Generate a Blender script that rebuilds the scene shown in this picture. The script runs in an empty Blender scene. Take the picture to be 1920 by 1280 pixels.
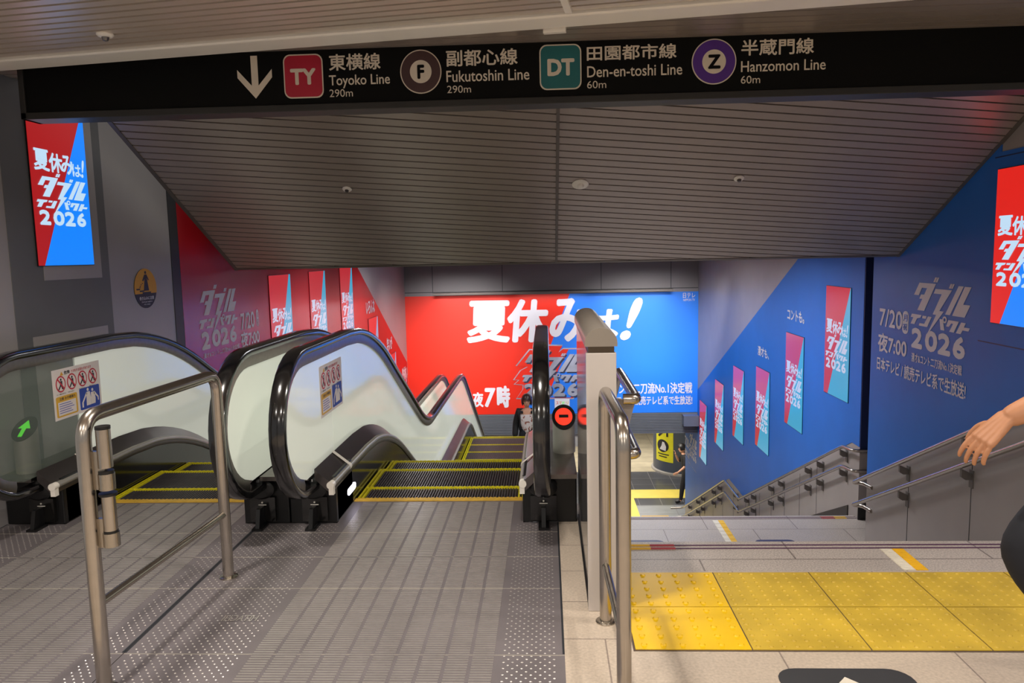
import bpy, bmesh, math, random
from mathutils import Vector, Matrix

random.seed(7)
scene = bpy.context.scene
COL = scene.collection
# ------------------------------------------------------------------ camera
F, VX, VY, ROLL, EYE = 1423.0, 1024.0, 475.0, 0.021, 1.45
CAMP = Vector((0, 0, EYE))
dY = Vector((VX - 960, -(VY - 640), -F)).normalized()
hx = Vector((1, ROLL, 0))
dX = (hx - hx.dot(dY) * dY).normalized()
dZ = dX.cross(dY)
RM = Matrix((dX, dY, dZ))                      # camera axes -> world axes
cam = bpy.data.cameras.new('camera'); cam.sensor_width = 36; cam.lens = F / 1920 * 36
cam.clip_start = 0.05; cam.clip_end = 100
cam.dof.use_dof = False
camo = bpy.data.objects.new('camera', cam); COL.objects.link(camo)
camo.matrix_world = Matrix.Translation(CAMP) @ RM.to_4x4()
scene.camera = camo


def at(px, py, **k):
    """point of a real plane (x=, y= or z= in metres) that shows at a pixel of the photograph"""
    r = RM @ Vector((px - 960, -(py - 640), -F))
    a, v = list(k.items())[0]
    i = 'xyz'.index(a)
    return CAMP + r * ((v - CAMP[i]) / r[i])


# ------------------------------------------------------------------ world, exposure
vs = scene.view_settings
vs.view_transform = 'Standard'; vs.look = 'None'; vs.exposure = 0.0; vs.gamma = 1.0
vs.use_curve_mapping = False
w = bpy.data.worlds.new('world'); scene.world = w; w.use_nodes = True
w.node_tree.nodes['Background'].inputs[0].default_value = (1.0, 0.95, 0.91, 1)
w.node_tree.nodes['Background'].inputs[1].default_value = 0.36
scene.cycles.use_denoising = True


def area(name, loc, target, energy, sx, sy, col=(1, 0.9, 0.78), spread=180):
    l = bpy.data.lights.new(name, 'AREA'); l.shape = 'RECTANGLE'; l.size = sx; l.size_y = sy
    l.energy = energy; l.color = col; l.spread = math.radians(spread)
    o = bpy.data.objects.new(name, l); COL.objects.link(o); o.location = loc
    o.rotation_euler = (Vector(target) - Vector(loc)).to_track_quat('-Z', 'Y').to_euler()
    return o


WARM = (1.0, 0.925, 0.835); COOL = (0.86, 0.92, 1.0)
# hall lamps: two rows of downlights in the near ceiling
for lx, en in ((-1.8, 23), (-0.15, 23), (1.5, 15), (2.8, 11)):
    area('ceiling_lamp', (lx, 2.70, 2.415), (lx, 2.70, 0), en, 0.13, 0.13, WARM, 150)
for lx in (-2.6, -0.8, 1.0, 2.8):
    area('ceiling_lamp', (lx, 0.30, 2.415), (lx, 0.30, 0), 26, 0.16, 0.16, WARM, 160)
for lx in (-1.6, 1.6):
    area('ceiling_lamp', (lx, -2.2, 2.415), (lx, -2.2, 0), 40, 0.3, 0.3, WARM, 170)
# wall washers for the far advertisement and added fill lights in the stairwell
for lx in (-1.6, 0.1, 1.8):
    area('banner_wash_fill', (lx, 15.88, 0.60), (lx, 16.12, -1.2), 7, 1.5, 0.08, (1, 0.98, 0.97), 170)
for lx in (-1.9, 2.1):  # unseen pair added further out, to brighten the banner evenly
    area('banner_wash_fill', (lx, 12.8, 1.46), (lx, 16.2, -1.0), 52, 1.3, 0.25, (1, 0.98, 0.97), 60)
for lx, ly, en in ((-1.9, 9.4, 26), (1.2, 9.2, 95), (-1.9, 12.2, 26), (1.4, 12.2, 50)):  # unseen lights added to brighten the stairwell and nearer right wall
    area('stair_fill', (lx, ly, 1.46), (lx, ly, -2), en, 0.5, 0.3, (0.97, 0.97, 1), 175)
area('lower_lamp', (2.4, 19.4, -2.5), (2.4, 19.4, -5.3), 90, 2.0, 1.6, WARM, 170)
area('lower_lamp', (2.4, 24.0, -2.5), (2.4, 24.0, -5.3), 190, 4.0, 2.0, WARM, 170)
area('lower_lamp', (-2.0, 19.5, -2.5), (-2.0, 19.5, -5.3), 90, 3.0, 2.0, WARM, 170)

# ------------------------------------------------------------------ materials
MATS = {}


def srgb(r, g, b):
    f = lambda c: (c / 12.92 if c <= 0.04045 else ((c + 0.055) / 1.055) ** 2.4)
    return (f(r / 255), f(g / 255), f(b / 255), 1)


def mat(name, rgb, rough=0.5, metal=0.0, var=0.06, scale=6.0, spec=0.5, coat=0.0, bump=0.0, bscale=60.0,
        emit=0.0, glow=0.0, alpha=1.0, stretch=(1, 1, 1), rvar=0.0):
    if name in MATS: return MATS[name]
    m = bpy.data.materials.new(name); m.use_nodes = True
    nt = m.node_tree; n = nt.nodes; L = nt.links; b = n['Principled BSDF']
    c = srgb(*rgb)
    b.inputs['Roughness'].default_value = rough; b.inputs['Metallic'].default_value = metal
    b.inputs['Specular IOR Level'].default_value = spec
    b.inputs['Coat Weight'].default_value = coat; b.inputs['Coat Roughness'].default_value = 0.12
    b.inputs['Alpha'].default_value = alpha
    tc = n.new('ShaderNodeTexCoord'); mp = n.new('ShaderNodeMapping')
    mp.inputs['Scale'].default_value = stretch
    L.new(tc.outputs['Object'], mp.inputs['Vector'])
    nz = n.new('ShaderNodeTexNoise'); nz.inputs['Scale'].default_value = scale; nz.inputs['Detail'].default_value = 3
    L.new(mp.outputs[0], nz.inputs['Vector'])
    rp = n.new('ShaderNodeValToRGB')
    rp.color_ramp.elements[0].position = 0.3; rp.color_ramp.elements[1].position = 0.7
    rp.color_ramp.elements[0].color = tuple(max(0, x * (1 - var)) for x in c[:3]) + (1,)
    rp.color_ramp.elements[1].color = tuple(min(1, x * (1 + var)) for x in c[:3]) + (1,)
    L.new(nz.outputs['Fac'], rp.inputs['Fac']); L.new(rp.outputs['Color'], b.inputs['Base Color'])
    if rvar:
        mr = n.new('ShaderNodeMapRange'); mr.inputs['To Min'].default_value = rough - rvar
        mr.inputs['To Max'].default_value = rough + rvar
        L.new(nz.outputs['Fac'], mr.inputs['Value']); L.new(mr.outputs[0], b.inputs['Roughness'])
    if bump:
        n2 = n.new('ShaderNodeTexNoise'); n2.inputs['Scale'].default_value = bscale
        L.new(mp.outputs[0], n2.inputs['Vector'])
        bp = n.new('ShaderNodeBump'); bp.inputs['Strength'].default_value = bump; bp.inputs['Distance'].default_value = 0.01
        L.new(n2.outputs['Fac'], bp.inputs['Height']); L.new(bp.outputs[0], b.inputs['Normal'])
    if emit:
        b.inputs['Emission Strength'].default_value = emit
        b.inputs['Emission Color'].default_value = c
        b.inputs['Base Color'].default_value = (0.02, 0.02, 0.02, 1)
        for l in list(b.inputs['Base Color'].links): L.remove(l)
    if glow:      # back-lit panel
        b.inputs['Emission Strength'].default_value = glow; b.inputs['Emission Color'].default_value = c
    MATS[name] = m
    return m


def tile_mat(name, rgb, tw, th, mortar, mrgb, speck=0.12, sscale=160, rough=0.35, off=(0, 0, 0), offset=0.5):
    m = bpy.data.materials.new(name); m.use_nodes = True
    nt = m.node_tree; n = nt.nodes; L = nt.links; b = n['Principled BSDF']
    b.inputs['Roughness'].default_value = rough
    tc = n.new('ShaderNodeTexCoord'); mp = n.new('ShaderNodeMapping'); mp.inputs['Location'].default_value = off
    L.new(tc.outputs['Object'], mp.inputs['Vector'])
    br = n.new('ShaderNodeTexBrick'); br.offset = offset; br.inputs['Scale'].default_value = 1.0
    br.inputs['Brick Width'].default_value = tw; br.inputs['Row Height'].default_value = th
    br.inputs['Mortar Size'].default_value = mortar; br.inputs['Mortar Smooth'].default_value = 0.0
    c = srgb(*rgb)
    br.inputs['Color1'].default_value = c; br.inputs['Color2'].default_value = tuple(x * 0.93 for x in c[:3]) + (1,)
    br.inputs['Mortar'].default_value = srgb(*mrgb)
    L.new(mp.outputs[0], br.inputs['Vector'])
    nz = n.new('ShaderNodeTexNoise'); nz.inputs['Scale'].default_value = sscale; nz.inputs['Detail'].default_value = 4
    L.new(tc.outputs['Object'], nz.inputs['Vector'])
    mr = n.new('ShaderNodeMapRange'); mr.inputs['From Min'].default_value = 0.3; mr.inputs['From Max'].default_value = 0.7
    mr.inputs['To Min'].default_value = 1 - speck; mr.inputs['To Max'].default_value = 1 + speck
    L.new(nz.outputs['Fac'], mr.inputs['Value'])
    n3 = n.new('ShaderNodeTexNoise'); n3.inputs['Scale'].default_value = 2.5
    L.new(tc.outputs['Object'], n3.inputs['Vector'])
    mr2 = n.new('ShaderNodeMapRange'); mr2.inputs['To Min'].default_value = 0.86; mr2.inputs['To Max'].default_value = 1.12
    L.new(n3.outputs['Fac'], mr2.inputs['Value'])
    mu = n.new('ShaderNodeMath'); mu.operation = 'MULTIPLY'
    L.new(mr.outputs[0], mu.inputs[0]); L.new(mr2.outputs[0], mu.inputs[1])
    mx = n.new('ShaderNodeVectorMath'); mx.operation = 'SCALE'
    L.new(br.outputs['Color'], mx.inputs[0]); L.new(mu.outputs[0], mx.inputs['Scale'])
    L.new(mx.outputs[0], b.inputs['Base Color'])
    return m


def blend_two(name, rgb1, rgb2, scale, thr, rough):
    """blotchy two-colour print (blouse flowers, marbled stone)"""
    m = bpy.data.materials.new(name); m.use_nodes = True
    nt = m.node_tree; n = nt.nodes; L = nt.links; b = n['Principled BSDF']
    b.inputs['Roughness'].default_value = rough
    tc = n.new('ShaderNodeTexCoord'); nz = n.new('ShaderNodeTexNoise'); nz.inputs['Scale'].default_value = scale
    nz.inputs['Detail'].default_value = 4; L.new(tc.outputs['Object'], nz.inputs['Vector'])
    rp = n.new('ShaderNodeValToRGB'); rp.color_ramp.interpolation = 'CONSTANT'
    rp.color_ramp.elements[0].color = srgb(*rgb1); rp.color_ramp.elements[1].position = thr
    rp.color_ramp.elements[1].color = srgb(*rgb2)
    L.new(nz.outputs['Fac'], rp.inputs['Fac']); L.new(rp.outputs[0], b.inputs['Base Color'])
    return m


steel = mat('brushed_steel', (176, 168, 156), 0.27, 1.0, 0.05, 60, rvar=0.05, stretch=(1, 1, 0.06))
steel_dark = mat('dark_brushed_steel', (128, 122, 118), 0.33, 1.0, 0.08, 30)
plate_m = mat('landing_plate_metal', (126, 119, 121), 0.45, 0.35, 0.10, 3.5, bump=0.12, bscale=220, rvar=0.07)
cleat_m = mat('polished_cleat', (192, 186, 181), 0.32, 0.6, 0.06, 20)
rubber = mat('handrail_rubber', (13, 13, 15), 0.16, 0, 0.1, 30, spec=0.6, coat=0.6)
black = mat('black_plastic', (14, 14, 15), 0.35, 0, 0.1, 12)
satin = mat('satin_grey_metal', (168, 164, 156), 0.45, 0.5, 0.03, 6)
brk_m = mat('bracket_grey', (112, 107, 104), 0.4, 0.4, 0.05, 8)
deck_m = mat('deck_dark_steel', (104, 98, 97), 0.32, 0.85, 0.05, 8)
blackgl = mat('black_gloss_skirt', (16, 15, 14), 0.12, 0, 0.3, 9, spec=0.6, coat=0.3)
step_m = mat('step_tread', (70, 63, 64), 0.5, 0.4, 0.1, 14)
step_rib = mat('step_rib', (112, 104, 105), 0.42, 0.6, 0.08, 20)
yellow_l = mat('yellow_step_line', (226, 214, 24), 0.5, 0, 0.12, 30)
yellow_c = mat('yellow_comb', (222, 178, 60), 0.5, 0, 0.12, 30)
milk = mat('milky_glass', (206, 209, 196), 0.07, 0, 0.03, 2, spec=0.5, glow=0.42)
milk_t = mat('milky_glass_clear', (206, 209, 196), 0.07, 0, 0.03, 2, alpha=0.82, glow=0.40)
glass = mat('clear_glass', (120, 135, 125), 0.04, 0, 0.02, 2, alpha=0.28)
panel_grey = mat('wall_panel_grey', (168, 163, 163), 0.42, 0.1, 0.04, 2)
panel_dark = mat('wall_strip_dark', (74, 76, 80), 0.5, 0.0, 0.06, 4)
panel_mid = mat('wall_tape_grey', (108, 109, 112), 0.55, 0.0, 0.05, 3, bump=0.05, bscale=5)
groove_m = mat('dark_groove', (40, 43, 48), 0.5)
dado_m = mat('dado_panel', (158, 150, 146), 0.4, 0.1, 0.05, 2.5)
blue_w = mat('blue_vinyl', (26, 104, 196), 0.42, 0, 0.05, 2, spec=0.35)
navy_w = mat('navy_return', (14, 34, 84), 0.45, 0, 0.06, 3)
red_w = mat('red_vinyl', (192, 24, 34), 0.26, 0, 0.05, 2, coat=0.15)
print_l = mat('pale_print', (212, 208, 214), 0.45, 0, 0.02, 3)
print_w = mat('white_print', (222, 220, 228), 0.5, 0, 0.02, 3)
ad_red = mat('banner_red', (226, 38, 10), 0.5, 0, 0.03, 1.5)
ad_blue = mat('banner_blue', (28, 122, 236), 0.5, 0, 0.03, 1.5)
logo_s = mat('logo_silver', (176, 180, 196), 0.35, 0.3, 0.35, 2.2)
logo_d = mat('logo_shadow', (52, 56, 84), 0.5)
shut_m = mat('shutter_grey', (112, 116, 122), 0.5, 0.2, 0.05, 4)
shut_d = mat('shutter_gap', (62, 65, 70), 0.6)
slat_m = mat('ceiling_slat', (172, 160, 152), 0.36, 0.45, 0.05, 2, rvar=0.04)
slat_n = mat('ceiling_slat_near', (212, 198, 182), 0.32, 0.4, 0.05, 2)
void_m = mat('ceiling_void', (20, 18, 18), 0.8)
trim_m = mat('ceiling_trim', (244, 238, 228), 0.4, 0.1, 0.04, 2)
trim_d = mat('ceiling_edge', (112, 104, 98), 0.4, 0.4, 0.05, 3)
sign_b = mat('sign_black', (10, 10, 9), 0.6, 0, 0.05, 2, spec=0.15)
sign_f = mat('sign_frame', (50, 49, 48), 0.4, 0.3, 0.05, 3)
sign_t = mat('sign_lettering', (226, 214, 196), 0.5, 0, 0.02, 2)
ty_m = mat('sign_crimson', (182, 30, 56), 0.45)
brown_m = mat('sign_brown', (74, 50, 50), 0.45)
dt_m = mat('sign_teal', (34, 108, 112), 0.45)
z_m = mat('sign_violet', (84, 42, 140), 0.45)
tac_new = mat('tactile_yellow_new', (228, 184, 8), 0.42, 0, 0.06, 5)
tac_old = mat('tactile_yellow_worn', (196, 164, 52), 0.5, 0, 0.16, 5)
tac_dirt = mat('tactile_grime', (120, 100, 60), 0.7)
tape_w = mat('tape_white', (216, 208, 192), 0.6)
tape_y = mat('tape_yellow', (226, 176, 30), 0.6)
decal_m = mat('floor_decal_charcoal', (54, 54, 56), 0.5)
decal_n = mat('floor_decal_navy', (52, 56, 92), 0.5)
skin_m = mat('skin', (214, 160, 130), 0.5, 0, 0.06, 14)
skin_f = mat('skin_arm', (186, 130, 94), 0.5, 0, 0.08, 9)
hair_m = mat('dark_hair', (50, 30, 24), 0.35, 0, 0.3, 40, stretch=(1, 1, 0.15))
hair_b = mat('black_hair', (20, 18, 18), 0.4, 0, 0.3, 40)
cloth_b = mat('black_cloth', (22, 22, 24), 0.8, 0, 0.15, 30)
cloth_n = mat('dark_navy_cloth', (26, 28, 36), 0.85, 0, 0.15, 25)
blouse_m = blend_two('print_blouse', (140, 88, 74), (208, 198, 194), 20, 0.44, 0.7)
lip_m = mat('lips', (176, 96, 90), 0.5)
eye_m = mat('eye_dark', (30, 22, 20), 0.3)
stick_w = mat('sticker_white', (238, 228, 224), 0.5)
stick_r = mat('sticker_red', (200, 40, 60), 0.5)
stick_y = mat('sticker_amber', (228, 176, 44), 0.5)
stick_b = mat('sticker_blue', (28, 66, 170), 0.5)
ink = mat('ink_black', (34, 32, 38), 0.5)
ink_b = mat('ink_blue', (110, 112, 190), 0.5)
oval_y = mat('sign_amber', (226, 164, 40), 0.5)
oval_n = mat('sign_navy', (30, 32, 52), 0.5)
pill_m = mat('pillar_slate', (76, 84, 100), 0.4, 0.1, 0.04, 2)
lowy_m = mat('sign_yellow', (232, 226, 40), 0.5)
scr_red = mat('screen_red', (176, 20, 24), emit=0.9)
scr_blue = mat('screen_blue', (6, 132, 255), emit=1.0)
scr_wht = mat('screen_white', (196, 226, 250), emit=0.95)
scrn_red = mat('screen_red_right', (222, 30, 22), emit=1.0)
scr2_red = mat('screen_red_dim', (205, 46, 56), 0.2, emit=0.75)
scr2_blue = mat('screen_cyan_dim', (64, 182, 226), 0.2, emit=0.7)
scr2_wht = mat('screen_white_dim', (196, 206, 232), 0.2, emit=0.85)
scr2_pink = mat('screen_pink_dim', (232, 120, 140), 0.2, emit=0.7)
green_e = mat('green_arrow_led', (84, 226, 42), emit=1.1)
red_e = mat('red_led', (255, 50, 20), emit=1.2)
lamp_e = mat('skirt_lamp_lens', (236, 232, 255), emit=7.0)
floor_m = tile_mat('beige_floor_tile', (188, 173, 156), 0.62, 0.31, 0.003, (140, 126, 116), 0.14, 90, 0.4, (0.11, 0.06, 0))
gran_m = tile_mat('granite_stair', (178, 168, 160), 0.9, 0.45, 0.004, (120, 110, 104), 0.34, 130, 0.45, (0.2, 0.12, 0))
low_dark = tile_mat('lower_floor_dark', (82, 84, 90), 0.6, 0.6, 0.01, (120, 120, 124), 0.06, 60, 0.25, (0, 0, 0), 0)
low_lite = tile_mat('lower_floor_light', (150, 154, 158), 1.2, 0.6, 0.01, (130, 130, 132), 0.08, 4, 0.3, (0.3, 0.1, 0), 0)
low_beig = tile_mat('lower_floor_beige', (196, 186, 160), 1.2, 0.6, 0.008, (150, 140, 124), 0.12, 3, 0.3, (0, 0, 0), 0)
tac_low = mat('tactile_yellow_lower', (236, 216, 96), 0.5, 0, 0.06, 4)

# ------------------------------------------------------------------ mesh helpers


def bm_new(): return bmesh.new()


def add_box(bm, x0, x1, y0, y1, z0, z1):
    v = [bm.verts.new((x, y, z)) for z in (z0, z1) for y in (y0, y1) for x in (x0, x1)]
    for f in ((0, 2, 3, 1), (4, 5, 7, 6), (0, 1, 5, 4), (2, 6, 7, 3), (0, 4, 6, 2), (1, 3, 7, 5)):
        bm.faces.new([v[i] for i in f])


def add_obox(bm, o, u, v, w_):
    """box from corner o with edge vectors u, v, w_"""
    o, u, v, w_ = map(Vector, (o, u, v, w_))
    p = [o, o + u, o + v, o + u + v]; q = [a + w_ for a in p]
    vv = [bm.verts.new(a) for a in p + q]
    for f in ((0, 2, 3, 1), (4, 5, 7, 6), (0, 1, 5, 4), (2, 6, 7, 3), (0, 4, 6, 2), (1, 3, 7, 5)):
        bm.faces.new([vv[i] for i in f])


def add_prism(bm, pts, d):
    """polygon of 3-D points extruded by vector d"""
    d = Vector(d); a = [bm.verts.new(p) for p in pts]; b = [bm.verts.new(Vector(p) + d) for p in pts]
    n = len(pts)
    bm.faces.new(a[::-1]); bm.faces.new(b)
    for i in range(n): bm.faces.new((a[i], a[(i + 1) % n], b[(i + 1) % n], b[i]))


def add_strip(bm, ys, lo, hi, x0, x1):
    """vertical panel following two height curves over y, thickness x0..x1"""
    prev = None
    for y in ys:
        r = [bm.verts.new((x0, y, lo(y))), bm.verts.new((x0, y, hi(y))), bm.verts.new((x1, y, hi(y))), bm.verts.new((x1, y, lo(y)))]
        if prev:
            for i in range(4): bm.faces.new((prev[i], prev[(i + 1) % 4], r[(i + 1) % 4], r[i]))
        else: bm.faces.new(r[::-1])
        prev = r
    bm.faces.new(prev)


def add_tube(bm, pts, r, seg=14, cap=True):
    pts = [Vector(p) for p in pts]; rings = []; up = None
    for i, p in enumerate(pts):
        t = (pts[min(i + 1, len(pts) - 1)] - pts[max(i - 1, 0)]).normalized()
        if up is None:
            up = Vector((0, 0, 1)) if abs(t.z) < 0.9 else Vector((1, 0, 0))
        n = (up - up.dot(t) * t).normalized(); up = n; b = t.cross(n)
        rr = r[i] if isinstance(r, (list, tuple)) else r
        rings.append([bm.verts.new(p + n * (rr * math.cos(2 * math.pi * k / seg)) + b * (rr * math.sin(2 * math.pi * k / seg))) for k in range(seg)])
    for a, b in zip(rings, rings[1:]):
        for k in range(seg): bm.faces.new((a[k], a[(k + 1) % seg], b[(k + 1) % seg], b[k]))
    if cap: bm.faces.new(rings[0][::-1]); bm.faces.new(rings[-1])


def rounded(pts, rad, n=6):
    """polyline with corners replaced by arcs"""
    pts = [Vector(p) for p in pts]; out = [pts[0]]
    for a, b, c in zip(pts, pts[1:], pts[2:]):
        d1 = (a - b); d2 = (c - b); q = min(rad, d1.length * 0.49, d2.length * 0.49)
        p1 = b + d1.normalized() * q; p2 = b + d2.normalized() * q
        for k in range(n + 1):
            t = k / n; out.append((1 - t) ** 2 * p1 + 2 * t * (1 - t) * b + t * t * p2)
    out.append(pts[-1]); return out


def add_cyl(bm, c, r, h, seg=24, r2=None, axis=(0, 0, 1)):
    a = Vector(axis).normalized()
    add_tube(bm, [Vector(c), Vector(c) + a * h], [r, r2 if r2 is not None else r], seg)


def add_lathe(bm, c, prof, seg=24, flip=1):
    rings = []
    for r, z in prof:
        rings.append([bm.verts.new((c[0] + r * math.cos(2 * math.pi * k / seg), c[1] + r * math.sin(2 * math.pi * k / seg), c[2] + z)) for k in range(seg)])
    for a, b in zip(rings, rings[1:]):
        for k in range(seg): bm.faces.new((a[k], a[(k + 1) % seg], b[(k + 1) % seg], b[k]))
    bm.faces.new(rings[0][::-1]); bm.faces.new(rings[-1])


def finish(bm):
    bmesh.ops.recalc_face_normals(bm, faces=bm.faces)


def obj(name, bm, m, parent=None, smooth=False, bevel=0.0, bseg=2):
    me = bpy.data.meshes.new(name)
    if isinstance(bm, bmesh.types.BMesh):
        finish(bm); bm.to_mesh(me); bm.free()
    else: me = bm
    o = bpy.data.objects.new(name, me); COL.objects.link(o)
    if m is not None:
        for mm in (m if isinstance(m, (list, tuple)) else [m]): me.materials.append(mm)
    if parent is not None:
        o.parent = parent
        o.matrix_parent_inverse = Matrix.Translation(parent.location).inverted()
    if smooth:
        for p in me.polygons: p.use_smooth = True
        if hasattr(me, 'set_sharp_from_angle'): me.set_sharp_from_angle(angle=math.radians(38))
    if bevel:
        b = o.modifiers.new('bevel', 'BEVEL'); b.width = bevel; b.segments = bseg; b.limit_method = 'ANGLE'
    return o


def tag(o, label, cat, group=None):
    o['label'] = label; o['category'] = cat
    if group: o['group'] = group
    return o


def thing(name, label, cat, loc=(0, 0, 0), group=None):
    o = bpy.data.objects.new(name, None); COL.objects.link(o); o.location = loc
    o.empty_display_size = 0.1
    return tag(o, label, cat, group)


def struct(name, bm, m, parent=None, **k):
    o = obj(name, bm, m, parent, **k); o['kind'] = 'structure'; return o


def box_obj(name, b, m, parent=None, **k):
    bm = bm_new(); add_box(bm, *b); return obj(name, bm, m, parent, **k)


# ------------------------------------------------------------------ lettering
_tcache = {}


def text_geo(body, bold=0.0, shear=0.0):
    key = (body, bold, shear)
    if key not in _tcache:
        cu = bpy.data.curves.new('t', 'FONT'); cu.body = body; cu.size = 1.0; cu.offset = bold; cu.shear = shear
        cu.resolution_u = 3; cu.fill_mode = 'FRONT'
        o = bpy.data.objects.new('t', cu); COL.objects.link(o)
        dg = bpy.context.evaluated_depsgraph_get()
        me = bpy.data.meshes.new_from_object(o.evaluated_get(dg))
        vs_ = [(v.co.x, v.co.y) for v in me.vertices]; fs = [tuple(p.vertices) for p in me.polygons]
        bpy.data.objects.remove(o); bpy.data.meshes.remove(me); bpy.data.curves.remove(cu)
        xs = [v[0] for v in vs_] or [0, 1]; ys = [v[1] for v in vs_] or [0, 1]
        x0, x1, y0, y1 = min(xs), max(xs), min(ys), max(ys)
        _tcache[key] = ([((x - x0) / max(1e-6, x1 - x0), (y - y0) / max(1e-6, y1 - y0)) for x, y in vs_], fs)
    return _tcache[key]


def add_text(bm, body, tl, br, U, V, N, bold=0.0, shear=0.0, d=0.002, thick=0.0):
    """lettering filling the box between two opposite corners (3-D points) of a plane with axes U,V and normal N;
    heavier weights lay the strokes down several times, shifted by the extra stroke width"""
    tl, br, U, V, N = map(Vector, (tl, br, U, V, N))
    wd = (br - tl).dot(U); ht = (tl - br).dot(V); o = tl - V * ht
    vs_, fs = text_geo(body, 0.0, shear)
    e = bold * 0.9; n_ = max(1, len(body))
    ey = e * ht if bold > 0.003 else 0; ex = min(e * ht, 0.12 * wd / n_) if bold > 0.003 else 0
    sh_ = [(0, 0)] + ([(ex * math.cos(k * math.pi / 4), ey * math.sin(k * math.pi / 4)) for k in range(8)] if ex else [])
    for i, (sx_, sy_) in enumerate(sh_):
        vv = [bm.verts.new(o + U * (ex + (wd - 2 * ex) * x + sx_) + V * (ey + (ht - 2 * ey) * y + sy_) + N * (d + i * 0.00003)) for x, y in vs_]
        for f in fs:
            try: bm.faces.new([vv[k] for k in f])
            except ValueError: pass


def add_poly(bm, pts2, tl, br, U, V, N, d=0.002, thick=0.001):
    """polygon in 0..1 box coordinates (v up) inside the box tl..br"""
    tl, br, U, V, N = map(Vector, (tl, br, U, V, N))
    wd = (br - tl).dot(U); ht = (tl - br).dot(V); o = tl - V * ht
    add_prism(bm, [o + U * (wd * x) + V * (ht * y) + N * d for x, y in pts2], N * thick)


def ring2(cx, cy, rx, ry, n=32): return [(cx + rx * math.cos(2 * math.pi * k / n), cy + ry * math.sin(2 * math.pi * k / n)) for k in range(n)]


def rrect2(x0, y0, x1, y1, r, rx=None, n=5):
    rx = r if rx is None else rx; out = []
    for cx, cy, a in ((x1 - rx, y1 - r, 0), (x0 + rx, y1 - r, 90), (x0 + rx, y0 + r, 180), (x1 - rx, y0 + r, 270)):
        for k in range(n + 1):
            t = math.radians(a + 90 * k / n); out.append((cx + rx * math.cos(t), cy + r * math.sin(t)))
    return out


AX_L = (Vector((0, 1, 0)), Vector((0, 0, 1)), Vector((1, 0, 0)))      # lettering on the left wall
AX_R = (Vector((0, -1, 0)), Vector((0, 0, 1)), Vector((-1, 0, 0)))    # on the right wall
AX_F = (Vector((1, 0, 0)), Vector((0, 0, 1)), Vector((0, -1, 0)))     # facing the camera


LOGO = [
    [(0.142, 0.916), (0.438, 0.916), (0.246, 0.537), (0.12, 0.537), (0.204, 0.697), (0.15, 0.697), (0.18, 0.757), (0.236, 0.757), (0.283, 0.849), (0.192, 0.849), (0.138, 0.743), (0.047, 0.743)],
    [(0.42, 1.0), (0.45, 1.0), (0.421, 0.936), (0.39, 0.936)], [(0.458, 1.0), (0.488, 1.0), (0.46, 0.936), (0.428, 0.936)],
    [(0.432, 0.85), (0.705, 0.85), (0.512, 0.566), (0.587, 0.566), (0.298, 0.196), (0.461, 0.509), (0.401, 0.509), (0.539, 0.787), (0.405, 0.787)],
    [(0.678, 0.93), (0.707, 0.93), (0.684, 0.871), (0.653, 0.871)], [(0.715, 0.93), (0.742, 0.93), (0.714, 0.871), (0.688, 0.871)],
    [(0.805, 0.91), (0.883, 0.91), (0.688, 0.532), (0.61, 0.532)],
    [(0.898, 0.907), (0.996, 0.907), (0.885, 0.686), (0.99, 0.686), (0.914, 0.529), (0.723, 0.529)],
    [(0.02, 0.474), (0.202, 0.474), (0.183, 0.436), (0.123, 0.421), (0.075, 0.333), (0.002, 0.333), (0.05, 0.426), (0.0, 0.426)],
    [(0.224, 0.47), (0.297, 0.47), (0.282, 0.433), (0.215, 0.433)],
    [(0.319, 0.471), (0.386, 0.471), (0.312, 0.325), (0.158, 0.325), (0.173, 0.361), (0.258, 0.361)],
    [(0.522, 0.463), (0.575, 0.463), (0.612, 0.322), (0.545, 0.322)],
    [(0.667, 0.468), (0.834, 0.468), (0.761, 0.32), (0.688, 0.32), (0.745, 0.43), (0.713, 0.43), (0.679, 0.382), (0.635, 0.382)],
    [(0.868, 0.463), (0.938, 0.463), (0.912, 0.408), (1.0, 0.408), (0.98, 0.368), (0.894, 0.368), (0.865, 0.318), (0.794, 0.318)]]


def add_logo(bm, tl, br, AX, d):
    """show title: three slanted rows of block characters, the middle one running out into a lightning bolt"""
    U, V, N = AX; wd = (br - tl).dot(U); ht = (tl - br).dot(V); o = tl - V * ht
    P = lambda x, y: o + U * (wd * x) + V * (ht * y)
    for g in LOGO: add_poly(bm, g, tl, br, *AX, d=d, thick=0.0008)
    n = 14
    for k in range(n):       # little ring of the fifth character
        a, b = 2 * math.pi * k / n, 2 * math.pi * (k + 1) / n
        add_poly(bm, [(0.606 + r * math.cos(t), 0.462 + r * 1.25 * math.sin(t)) for r, t in ((0.018, a), (0.036, a), (0.036, b), (0.018, b))], tl, br, *AX, d=d + 0.0004, thick=0.0008)
    for ch, x0, x1 in (('2', 0.027, 0.234), ('0', 0.283, 0.5), ('2', 0.509, 0.718), ('6', 0.755, 0.944)):
        add_text(bm, ch, P(x0, 0.285), P(x1, 0.0), *AX, bold=0.075, d=d)


def quadfit(pts_tl, pts_br, AX):
    return pts_tl, pts_br

# ================================================================== SETTING
XL, XR, XN, YR = -3.05, 3.20, 3.00, 7.80
ZL, YB, ZF = -1.37, 16.2, -5.28        # stair landing, far banner wall, lower floor
# upper floor (top of the stairs and hall), with its front edge down to the first riser
bm = bm_new()
add_box(bm, 0.045, 6.0, -4.0, 3.345, -0.3, 0.0)
add_box(bm, -3.4, 0.045, -4.0, 2.0, -0.3, 0.0)
add_box(bm, 0.045, 0.20, 3.345, 4.3, -0.3, 0.0)
struct('floor', bm, floor_m)
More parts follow.
